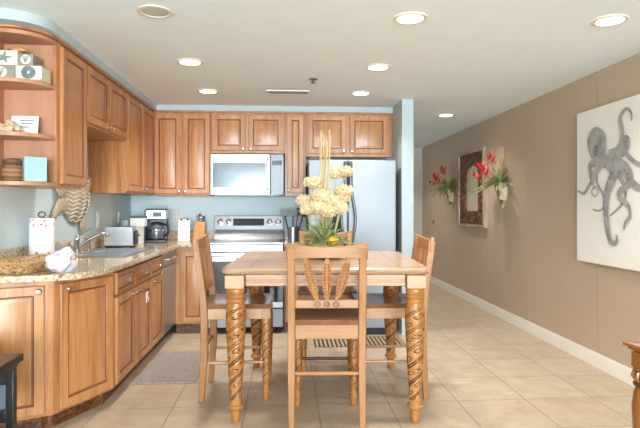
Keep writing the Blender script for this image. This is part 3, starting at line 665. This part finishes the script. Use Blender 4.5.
tt = mb.add(vs, fs).build('tabletop', 'top', tb_)
mb = MB()
for y in (-.40, -.2, 0, .2, .40): mb.box(-.44, y-.0015, TH-.002, .44, y+.0015, TH+.0004)
for x in (-.44, .44): mb.box(x-.0015, -HT+.01, TH-.002, x+.0015, HT-.01, TH+.0004)
mb.build('plank_joint', 'carve', tt)
LS = .53
for sx, sy, ax in ((0, -1, 0), (0, 1, 0), (-1, 0, 1), (1, 0, 1)):
    mb = MB(); p = LS+.012
    def bar(o, t, z0, z1):
        if ax: mb.box(sx*(p+o-t), -LS+.06, z0, sx*(p+o), LS-.06, z1)
        else: mb.box(-LS+.06, sy*(p+o-t), z0, LS-.06, sy*(p+o), z1)
    bar(0, .025, .800, TH-.045); bar(.012, .012, TH-.062, TH-.045); bar(.009, .009, .805, .822); bar(.006, .006, .832, .838)
    mb.build('apron', 'pine_old', tb_, bevel=.002)
for sx in (-1, 1):
    for sy in (-1, 1):
        mb = MB(); mb.T = Matrix.Translation((sx*LS, sy*LS, 0))
        mb.lathe([(.022, 0), (.027, .006), (.029, .07), (.036, .078), (.047, .086), (.047, .098), (.038, .104), (.034, .110)], 28)
        twist(mb, [(.034, .11), (.037, .16), (.050, .40), (.059, .60), (.058, .66), (.050, .70)], .11, .70, .20, 2, .09)
        mb.lathe([(.050, .70), (.056, .708), (.056, .726), (.050, .730), (.054, .734), (.056, .750), (.050, .756), (.054, .762), (.056, .780), (.05, .790)], 28)
        lg = mb.build('leg', ['leg', 'carve'], tb_)
        MB().box(sx*LS-.056, sy*LS-.056, .79, sx*LS+.056, sy*LS+.056, TH-.045).build('leg_block', 'pine_old', lg, bevel=.004)
def chair(label, loc, rz):
    c = thing('dining_chair', label, 'chair', (loc[0], loc[1], 0), rz, 'dining chairs around the table')
    px = .198
    def post_y(z): return -.205 - (.0 if z < .3 else 0) - .062*max(0, (z-.58)/.48)**1.2 - .02*max(0, (.3-z)/.3)
    zs = [0, .1, .2, .3, .45, .55, .62, .70, .78, .86, .94, 1.0, 1.045]
    for s in (-1, 1):
        MB().rsweep([(s*px, post_y(z), z) for z in zs], [.016+.005*min(1, z/.3) for z in zs], [.018+.006*min(1, z/.3)*(1 if z < .7 else .75) for z in zs]).build('back_leg', 'pine', c, bevel=.004)
        mb = MB(); mb.T = Matrix.Translation((s*.178, .195, 0))
        mb.lathe([(.015, 0), (.018, .005), (.019, .05), (.026, .058), (.026, .068), (.02, .074), (.021, .08)], 20)
        twist(mb, [(.021, .08), (.024, .15), (.030, .40), (.030, .50), (.026, .535)], .08, .535, .11, 2, .12, 28, .005)
        mb.box(-.028, -.028, .535, .028, .028, .605); mb.build('front_leg', ['leg', 'carve'], c)
    # seat with a saddle dip
    nx_, ny_ = 14, 12; vs = []; fs = []
    for j in range(ny_+1):
        for i in range(nx_+1):
            u = i/nx_*2-1; v = j/ny_*2-1; hw = .205+.02*(v+1)/2; q = max(0, 1-(u*1.1)**2)*max(0, 1-(v*1.05)**4)
            vs.append((u*hw, v*.225+.0, .635-.014*q))
    o = len(vs)
    for j in range(ny_+1):
        for i in range(nx_+1): x, y, z = vs[j*(nx_+1)+i]; vs.append((x*.98, y*.98, .605))
    W = nx_+1
    for j in range(ny_):
        for i in range(nx_): a = j*W+i; fs += [(a, a+1, a+1+W, a+W), (o+a+W, o+a+1+W, o+a+1, o+a)]
    for i in range(nx_): fs += [(i, o+i, o+i+1, i+1)[::-1][::-1], (ny_*W+i+1, o+ny_*W+i+1, o+ny_*W+i, ny_*W+i)]
    for j in range(ny_): fs += [((j+1)*W, o+(j+1)*W, o+j*W, j*W), (j*W+nx_, o+j*W+nx_, o+(j+1)*W+nx_, (j+1)*W+nx_)]
    MB().add(vs, fs).build('seat', 'seat', c, fix=True)
    MB().box(-.178, -.215, .525, .178, -.195, .605).build('apron', 'pine_x', c, bevel=.003)
    MB().box(-.15, .185, .535, .15, .205, .605).build('apron', 'pine_old', c, bevel=.003)
    for s in (-1, 1): MB().box(s*.198-.01, -.185, .535, s*.198+.01, .17, .605).build('apron', 'pine_old', c, bevel=.003)
    # crest rail: dips in the middle, bows back
    n = 16; vs = []; fs = []
    for i in range(n+1):
        u = i/n*2-1; x = u*.226; zt = 1.048+.022*abs(u)**2.2; zb = .975+.01*(1-u*u); yb = post_y(1.0)-.022*(1-u*u)
        vs += [(x, yb-.014, zb), (x, yb+.014, zb), (x, yb+.008, zt), (x, yb-.018, zt)]
    for i in range(n):
        for k in range(4): k2 = (k+1) % 4; fs.append((i*4+k, i*4+k2, i*4+4+k2, i*4+4+k))
    fs += [(3,2,1,0), (n*4, n*4+1, n*4+2, n*4+3)]
    MB().add(vs, fs).build('crest_rail', 'pine_x', c, bevel=.004, fix=True)
    yr = post_y(.73)
    rl = MB().box(-.178, yr-.012, .70, .178, yr+.012, .748).build('lower_rail', 'pine_x', c, bevel=.004)
    for x in (-.052, 0, .052):
        mb = MB(); mb.T = Matrix.Translation((x, yr-.012, .725)) @ Matrix.Rotation(pi/2, 4, 'X')
        mb.lathe([(.018, -.001), (.018, .004), (.013, .006), (.012, .002), (.007, .002), (.006, .006)], 18); ro = mb.build('rosette', 'seat', rl)
    for x0, x1 in ((-.052, -.118), (0, 0), (.052, .118)):
        ya, yb = yr, post_y(.985)-.018; mb = MB(); pts = [Vector((x0+(x1-x0)*(t**.8), ya+(yb-ya)*t, .745+.238*t)) for t in [i/14 for i in range(15)]]
        hw = [.010+.018*sin(pi*min(1, max(0, (i/14-.05)/.9)))**.8 for i in range(15)]
        mb.rsweep(pts, hw, .007)
        for i in range(2, 13):                                     # carved beads down both sides
            for s in (-.5, .5): mb.blob((pts[i].x+s*hw[i], pts[i].y-.007, pts[i].z), (hw[i]*.36, .005, .008), 1, mi=1)
        mb.build('carved_slat', ['leg', 'seat'], c)
    MB().box(-.185, -.222, .325, .185, -.206, .345).build('stretcher', 'pine_x', c, bevel=.002)
    for s in (-1, 1): MB().tube([(s*.196, -.205, .25), (s*.180, .195, .25)], .010, 10).build('stretcher', 'pine_old', c)
    MB().tube([(-.16, .195, .30), (.16, .195, .30)], .009, 10).build('foot_rail', 'carve', c)
    return c
chair('wooden dining chair with its carved back to the camera at the front table edge', (.247, 3.175), radians(-3.5))
chair('wooden dining chair seen from the side between table and sink counter', (-.315, 3.685), radians(-91))
chair('wooden dining chair on the table side facing the sink, nearest the octopus picture', (.705, 3.64), radians(89))
chair('wooden dining chair mostly hidden behind the flower arrangement, at the stove side of table', (.328, 4.19), radians(177))

# flower arrangement
fa = thing('flower_arrangement', 'tall dried flower arrangement with reeds and green leaves at table centre', 'flowers', (.272, 3.655, TH+.0006))
MB().lathe([(.10, 0), (.12, .01), (.135, .05), (.128, .05), (.11, .02)], 30).build('bowl', 'black', fa)
MB().blob((0, 0, .068), (.115, .115, .052), 3, .15, 5).build('moss', 'leaf2', fa)
rs = random.Random(11)
heads = [(-.085, -.02, .52, .062), (-.135, .02, .395, .062), (-.02, -.05, .425, .070), (-.055, -.07, .355, .066), (.045, -.04, .39, .072), (.115, -.01, .42, .062), (.085, .02, .585, .056), (.145, -.01, .595, .058), (.135, -.03, .465, .062), (.01, -.07, .325, .066), (-.11, -.05, .335, .062), (.10, -.06, .345, .060), (-.02, .06, .36, .06), (.06, .07, .34, .06)]
for x, y, z, r in heads:
    mb = MB(); mb.blob((x, y, z), (r*.95, r*.95, r*.62), 3, .25, 5, seed=x*50)
    for k in range(46):
        v = Vector((rs.gauss(0, 1), rs.gauss(0, 1), rs.gauss(.25, .8))).normalized(); mb.blob((x+v.x*r*.95, y+v.y*r*.95, z+v.z*r*.62), r*.2, 1, .4, 7, seed=k)
    h = mb.build('flower_head', 'bloom', fa); MB().tube(bez([(x*.2, y*.2, .04), (x*.7, y*.7, z*.55), (x, y, z)], 8), .004, 6).build('flower_stem', 'stem', h)
for k in range(7):
    a = k*.9; x0, y0 = .02*cos(a), .02*sin(a); x1 = .038*cos(a*1.3+.5); y1 = .03*sin(a*1.3)
    hgt = (.88, .85, .82, .87, .76, .84, .80)[k]; p = bez([(x0, y0, .04), ((x0+x1)/2+.01*cos(3*a), y1*.4, hgt*.5), (x1, y1, hgt)], 14)
    MB().tube(p, [.0082-.003*i/14 for i in range(15)], 6).blob((x1, y1, hgt-.02), (.009, .009, .035), 1).build('dried_reed', 'stick', fa)
def blades(mb, c, n, L0, L1, w, spread, rs, droop=.5, zmin=-9):
    """Strap leaves arching out from a point."""
    for k in range(n):
        a = rs.random()*2*pi; L = rs.uniform(L0, L1); el = rs.uniform(spread[0], spread[1]); d = Vector((cos(a), sin(a), 0)); s = Vector((-sin(a), cos(a), 0)); vs = []; fs = []
        m = 7
        for i in range(m+1):
            t = i/m; r = L*t*cos(el); z = L*t*sin(el)-droop*L*t*t; hw = w*(sin(pi*(.12+.88*t))**.7 if t < 1 else .02)
            p = Vector(c)+d*r+Vector((0, 0, max(z, zmin))); vs += [p-s*hw, p+Vector((0, 0, -w*.35)), p+s*hw]
        for i in range(m): fs += [(i*3, i*3+1, i*3+4, i*3+3), (i*3+1, i*3+2, i*3+5, i*3+4)]
        mb.add(vs, fs, 1 if rs.random() < .45 else 0)
    return mb
mb = MB(); blades(mb, (0, -.02, .05), 90, .14, .28, .013, (.15, 1.3), rs, .35, .02); blades(mb, (0, -.02, .12), 70, .12, .24, .015, (.1, 1.4), rs, .3, -.06)
mb.build('foliage', ['leaf', 'leaf2'], fa)
lm = MB().lathe([(.002, -.042), (.010, -.036), (.024, -.022), (.031, 0), (.024, .022), (.010, .036), (.003, .043)], 22)
lo = lm.build('lemon', 'lemon', None, (.322, 3.548, TH+.128)); lo.rotation_euler = (radians(80), 0, radians(50)); tag(lo, 'yellow lemon tucked in the leaves at the front of flower arrangement', 'lemon')

# ------------------------------------------------------------------ the taupe wall
cv = thing('octopus_canvas', 'large white canvas with a grey octopus painting on the taupe wall', 'painting', (XR, 3.72, 1.433))
MB().box(-.04, -.66, -.608, 0, .534, .608).build('canvas', 'canvas', cv, bevel=.003)
def P(pts): return [(y-3.72, z-1.433) for y, z in pts]
op = MB(); cnt = [0]
def ribbon(pts, w0, w1, suckers=False):
    cnt[0] += 1; xx = -.0412-.0009*cnt[0]
    c = bez([(xx, *p) for p in P(pts)], 40); c = [p-Vector((.00002*i, 0, 0)) for i, p in enumerate(c)]; vs = []; fs = []
    for i, p in enumerate(c):
        t = (c[min(i+1, 40)]-c[max(i-1, 0)]).normalized(); s = Vector((0, -t.z, t.y)); h = (w0+(w1-w0)*(i/40)**.8)/2; vs += [p-s*h, p+s*h]
    for i in range(40): fs.append((i*2, i*2+1, i*2+3, i*2+2))
    op.add(vs, fs)
    for i in range(2, 39, 2) if suckers else ():                                      # row of suckers along one edge
        t = (c[i+1]-c[i-1]).normalized(); s = Vector((0, -t.z, t.y)); h = (w0+(w1-w0)*(i/40)**.8)/2; q = c[i]+s*h*.62; r = h*.22; o = [(xx-.0010, q.y+r*cos(a*pi/3), q.z+r*sin(a*pi/3)) for a in range(6)]; op.add(o, [(0,1,2,3,4,5)], 1)
def blotch(pts, mi=0):
    cnt[0] += 1; pp = P(pts); c = bez([(0, *p) for p in pp+[pp[0]]], 48)[:-1]; xx = -.0412-.0009*cnt[0]
    tri = tessellate_polygon([[Vector((p.y, p.z, 0)) for p in c]]); op.add([(xx, p.y, p.z) for p in c], [tuple(t) for t in tri], mi)
ribbon([(3.86, 1.60), (3.72, 1.52), (3.62, 1.38), (3.67, 1.28), (3.80, 1.2)], .06, .015)
ribbon([(3.97, 1.52), (3.96, 1.45), (3.9, 1.38), (3.87, 1.31), (3.9, 1.25), (3.97, 1.24), (4.02, 1.25)], .03, .012)
ribbon([(3.99, 1.43), (3.945, 1.39), (3.99, 1.35), (4.035, 1.39), (3.99, 1.43)], .014, .014)
ribbon([(3.92, 1.62), (4.05, 1.60), (4.05, 1.53), (4.03, 1.47), (4.07, 1.44), (4.14, 1.38), (4.23, 1.40)], .07, .018)
ribbon([(3.81, 1.66), (3.71, 1.68), (3.66, 1.74), (3.655, 1.82), (3.68, 1.9), (3.64, 1.95), (3.59, 1.96), (3.55, 1.92), (3.55, 1.87)], .07, .014)
ribbon([(3.75, 1.62), (3.66, 1.65), (3.60, 1.69), (3.585, 1.74), (3.625, 1.755), (3.645, 1.70), (3.59, 1.63), (3.47, 1.56), (3.36, 1.56), (3.28, 1.64), (3.24, 1.60)], .065, .02)
ribbon([(3.70, 1.58), (3.63, 1.52), (3.53, 1.43), (3.45, 1.40), (3.36, 1.44), (3.30, 1.37), (3.22, 1.38)], .08, .02)
ribbon([(3.72, 1.60), (3.60, 1.54), (3.555, 1.46), (3.61, 1.41), (3.68, 1.375), (3.67, 1.33), (3.585, 1.28), (3.56, 1.21), (3.61, 1.16), (3.63, 1.11)], .085, .018, True)
ribbon([(3.76, 1.60), (3.75, 1.50), (3.81, 1.41), (3.84, 1.31), (3.84, 1.21), (3.82, 1.1), (3.79, 1.02), (3.75, 1.0), (3.71, 1.02), (3.71, 1.065)], .11, .02, True)
ribbon([(3.86, 1.63), (3.95, 1.56), (4.01, 1.50), (4.02, 1.44)], .07, .04)
blotch([(4.02, 1.66), (3.92, 1.655), (3.84, 1.665), (3.72, 1.63), (3.63, 1.57), (3.66, 1.53), (3.76, 1.53), (3.87, 1.57), (3.96, 1.58)])
blotch([(4.03, 1.87), (3.96, 1.89), (3.88, 1.85), (3.84, 1.78), (3.84, 1.70), (3.84, 1.63), (3.92, 1.60), (4.02, 1.65), (4.07, 1.73), (4.08, 1.8)])
for r, mi in ((.032, 1), (.022, 0), (.011, 1)): blotch([(3.965+r*cos(a*pi/5), 1.70+1.2*r*sin(a*pi/5)) for a in range(10)], mi)
op.build('octopus_picture', ['wash', 'wash_d'], cv, fix=False)
# carved mirror
mr_ = thing('carved_wall_mirror', 'tall mirror in a dark carved frame between two wall planters', 'mirror', (XR, 6.763, 1.51))
arch = [(-.24, -.29), (.24, -.29), (.24, .20)]+[(x, .20+(z-.14)*.45) for x, z in arc(0, .14, .24, 0, 180, 14)[1:-1]]+[(-.24, .20)]
mb = MB(); mb.T = Matrix.Rotation(pi/2, 4, 'Z') @ Matrix.Rotation(pi/2, 4, 'X')       # local (x,y) -> (Y,Z), extrude -> X
mb.prism([(-.44, -.46), (.44, -.46), (.44, .46), (-.44, .46)], -.04, -.001, [arch[::-1]])
rs = random.Random(2); mb.T = Matrix()
for k in range(90):                                               # carved scrolls
    while True:
        y, z = rs.uniform(-.42, .42), rs.uniform(-.44, .44)
        if abs(y) > .27 or z < -.32 or z > .35: break
    r = rs.uniform(.018, .034); a0 = rs.random()*6
    mb.tube([(-.041, y+r*(1-i*.06)*cos(a0+i*.5), z+r*(1-i*.06)*sin(a0+i*.5)) for i in range(11)], .006, 5)
mb.build('carved_frame', 'mframe', mr_, fix=True)
mb = MB(); mb.T = Matrix.Rotation(pi/2, 4, 'Z') @ Matrix.Rotation(pi/2, 4, 'X'); mb.prism(arch, -.015, -.005).build('mirror_glass', 'mirror', mr_, fix=True)
MB().box(-.06, -.475, -.495, 0, -.44, .495).box(-.06, .44, -.495, 0, .475, .495).box(-.06, -.44, .46, 0, .44, .495).box(-.06, -.44, -.495, 0, .44, -.46).build('border', 'mborder', mr_, bevel=.004)
def planter(label, y, seed):
    t = thing('wall_planter', label, 'planter', (XR, y, 1.29), 0)
    vs = []; fs = []; n = 14; prof = [(.012, 0), (.04, .03), (.075, .12), (.095, .20), (.10, .25)]
    for r, z in prof:
        for k in range(n+1): a = -pi/2+pi*k/n; vs.append((-r*cos(a)*1.05-.001, r*sin(a)*1.05, z))
    for i in range(len(prof)-1):
        for k in range(n): fs.append((i*(n+1)+k, i*(n+1)+k+1, (i+1)*(n+1)+k+1, (i+1)*(n+1)+k))
        fs.append((i*(n+1)+n, i*(n+1), (i+1)*(n+1), (i+1)*(n+1)+n))
    e = (len(prof)-1)*(n+1); fs.append(tuple(e+k for k in range(n+1)))
    MB().add(vs, fs).build('pocket_pot', 'verdigris', t, fix=True)
    MB().blob((-.02, 0, -.015), (.012, .02, .022), 2).build('pot_finial', 'verdigris', t)
    rs = random.Random(seed); mb = MB(); mb.T = Matrix.Translation((-.075, 0, .24)); blades(mb, (0, 0, 0), 120, .18, .42, .011, (.05, 1.3), rs, .5)
    mb.v = [(min(x, -.004), yy, z) for x, yy, z in mb.v]; mb.build('foliage', ['leaf', 'leaf2'], t)
    for dx, dy, dz in ((-.20, .10, .26), (-.22, .16, .10), (-.12, .05, .46), (-.20, .0, .16)):
        mb = MB(); base = Vector((dx, dy, .24+dz*.45)); ax = Vector((dx*.4, dy*.9, dz)).normalized()
        for k in range(9):
            a = k*2.4; q = base+ax*(.012*k); o_ = Vector((cos(a), sin(a), .9)).normalized(); mb.tube([q, q+o_*.05, q+o_*.085+ax*.02], [.004, .014, .002], 6, flat=.4)
        f = mb.build('red_flower', 'red', t); MB().tube([(-.07, 0, .22), tuple(base)], .006, 6).build('flower_stalk', 'leaf2', f)
        f.data.transform(Matrix()); 
    mb = MB(); mb.T = Matrix.Translation((-.075, 0, .24))
    for k in range(8): a = rs.random()*6.28; mb.tube(bez([(0, 0, 0), (.03*cos(a), .06*sin(a), .2), (.05*cos(a), .16*sin(a), .30+.12*rs.random())], 8), .0035, 5)
    mb.build('dried_sprig', 'stick', t)
planter('wall planter of red flowers near the hallway end of mirror', 7.66, 4)
planter('wall planter of red flowers overlapping the near side of mirror', 5.81, 9)
hk = thing('wall_hook', 'tiny black hook low on the taupe wall near the hallway end', 'hook', (XR, 8.62, 1.03))
MB().box(-.006, -.012, -.03, 0, .012, .03).tube([(-.006, 0, -.01), (-.03, 0, -.02), (-.035, 0, .01)], .006, 6).build('hook_body', 'black', hk)

# ------------------------------------------------------------------ ceiling fittings
def downlight(label, x, y, on=True):
    t = thing('recessed_downlight', label, 'ceiling light', (x, y, ZC), 0, 'recessed ceiling lights')
    MB().lathe([(.095, -.001), (.098, -.004), (.094, -.008), (.076, -.009), (.073, -.005), (.073, -.001)], 36, caps=False).build('trim_ring', 'lens_ring', t)
    MB().lathe([(.074, -.001), (.074, -.005), (.06, -.0065), (.01, -.007)], 32).build('lens', 'lamp_on' if on else 'lamp_off', t)
    if on:
        l = bpy.data.lights.new('downlight_bulb', 'SPOT'); l.energy = SPOT_POWER; l.spot_size = radians(132); l.spot_blend = 1; l.shadow_soft_size = .07; l.color = (1, .965, .935)
        o = bpy.data.objects.new('downlight_bulb', l); COL.objects.link(o); o.parent = t; o.location = (0, 0, -.03)
downlight('unlit recessed ceiling light in front of the open shelves', -.711, 2.96, False)
downlight('lit recessed ceiling light above the near table edge, largest of the table row', .71, 2.97)
downlight('lit recessed ceiling light nearest the octopus canvas', 1.863, 2.93)
downlight('lit recessed ceiling light over the sink side walkway, middle of that row', -.70, 3.97)
downlight('lit recessed ceiling light over the table, middle of the table row', .711, 4.02)
downlight('lit recessed ceiling light in front of the corner cabinets', -.709, 4.95)
downlight('lit recessed ceiling light in front of the refrigerator', .712, 4.94)
downlight('lit recessed ceiling light in the hallway near the carved mirror', 1.866, 6.045)
downlight('unseen recessed ceiling light added to brighten the hallway behind the partition wall', 1.56, 8.3)  # out of view, added to light the far hallway wall
vt = thing('ceiling_vent', 'white slotted air vent in the ceiling in front of the microwave', 'vent', (.028, 4.94, ZC))
MB().box(-.20, -.07, -.008, .20, -.052, 0).box(-.20, .052, -.008, .20, .07, 0).box(-.20, -.052, -.008, -.182, .052, 0).box(.182, -.052, -.008, .20, .052, 0).build('frame', 'white', vt)
MB().box(-.182, -.052, -.002, .182, .052, 0).build('duct', 'dark_hole', vt)
mb = MB()
for k in range(9): y = -.046+k*.0115; mb.add([(-.182, y-.004, -.008), (.182, y-.004, -.008), (.182, y+.003, -.003), (-.182, y+.003, -.003)], [(0,1,2,3), (3,2,1,0)])
mb.build('slat', 'white', vt)
sp = thing('fire_sprinkler', 'small dark sprinkler head on the ceiling beside the vent', 'sprinkler', (.234, 4.431, ZC))
MB().lathe([(.038, -.001), (.036, -.006), (.02, -.008)], 20).build('escutcheon', 'dsteel', sp); MB().lathe([(.01, -.008), (.01, -.03), (.022, -.032), (.022, -.035)], 14).build('head', 'dsteel', sp)

# ------------------------------------------------------------------ rugs
tag(MB().box(-1.085, 3.86, 0.0005, -.64, 4.69, .010).build('kitchen_mat', 'mat', bevel=.003), 'grey woven mat on the floor along the sink cabinets', 'mat')
tag(MB().box(.27, 4.78, .0005, 1.10, 5.14, .008).build('striped_rug', 'rug', bevel=.002), 'dark and cream striped rug on the floor at the refrigerator', 'rug')

# ------------------------------------------------------------------ tables at the near edges of the view
bt = thing('black_side_table', 'black side table corner near the end base cabinet', 'side table', (-1.188, 2.50, 0), radians(2))
MB().box(-.46, -.60, .565, 0, 0, .60).build('top', 'ebony', bt, bevel=.004); MB().box(-.445, -.585, .545, -.015, -.015, .565).build('top_moulding', 'ebony', bt, bevel=.006)
for x in (-.44, -.055):
    for y in (-.57, -.055): MB().box(x, y, 0, x+.035, y+.035, .545).build('leg', 'ebony', bt, bevel=.003)
for z0, z1 in ((.06, .12), (.30, .36), (.47, .545)): MB().box(-.405, -.05, z0, -.055, -.025, z1).build('back_rail', 'ebony', bt, bevel=.003)
MB().box(-.405, -.04, .36, -.055, -.035, .47).build('glass_panel', 'panelglass', bt)
MB().box(-.41, -.56, .06, -.05, -.05, .08).build('shelf', 'ebony', bt)
wt = thing('carved_console_table', 'antique oak table with fluted leg at the edge of the view below octopus canvas', 'console table', (1.278, 1.93, 0), radians(12))
mb = MB()
lv = [(.03, .722), (.012, .730), (.012, .736), (.0, .742), (.0, .752), (.008, .76)]
vs = []; fs = []
for i_, z in lv: vs += [(i_, -i_, z), (1.1-i_, -i_, z), (1.1-i_, -.42+i_, z), (i_, -.42+i_, z)]
for i in range(5):
    for k in range(4): k2 = (k+1) % 4; fs.append((i*4+k, i*4+k2, i*4+4+k2, i*4+4+k))
fs += [(0,1,2,3), (20,21,22,23)]
MB().add(vs, fs).build('tabletop', 'antique', wt, fix=True); MB().box(.014, -.406, .7602, 1.086, -.014, .7612).build('top_veneer', 'console_top', wt)
for q in ((.06, -.37, 1.04, -.35), (.06, -.07, 1.04, -.05), (.055, -.35, .075, -.07), (1.025, -.35, 1.045, -.07)): MB().box(q[0], q[1], .672, q[2], q[3], .722).build('apron', 'antique', wt, bevel=.002)
for x in (.055, 1.045):
    for y in (-.055, -.365):
        mb = MB(); mb.T = Matrix.Translation((x, y, 0)); mb.box(-.035, -.035, .665, .035, .035, .722)
        mb.lathe([(.02, 0), (.03, .03), (.024, .07), (.02, .09), (.028, .22), (.046, .42), (.050, .52), (.043, .575), (.034, .595)], 28)
        mb.lathe([(.034, .595), (.044, .598), (.046, .606), (.038, .612)], 28, mi=1); mb.lathe([(.038, .652), (.046, .658), (.044, .665)], 28, mi=0)
        lg = mb.build('leg', ['antique', 'carve'], wt)
        mb = MB(); mb.T = Matrix.Translation((x, y, 0)); mb.lathe([(.036, .612), (.041, .632), (.037, .652)], 24, mi=1)
        for k in range(14): a = 2*pi*k/14; mb.tube([(.037*cos(a), .037*sin(a), .614), (.045*cos(a), .045*sin(a), .631), (.041*cos(a), .041*sin(a), .651)], [.005, .008, .006], 6)
        mb.build('fluted_ring', ['antique', 'carve'], lg)
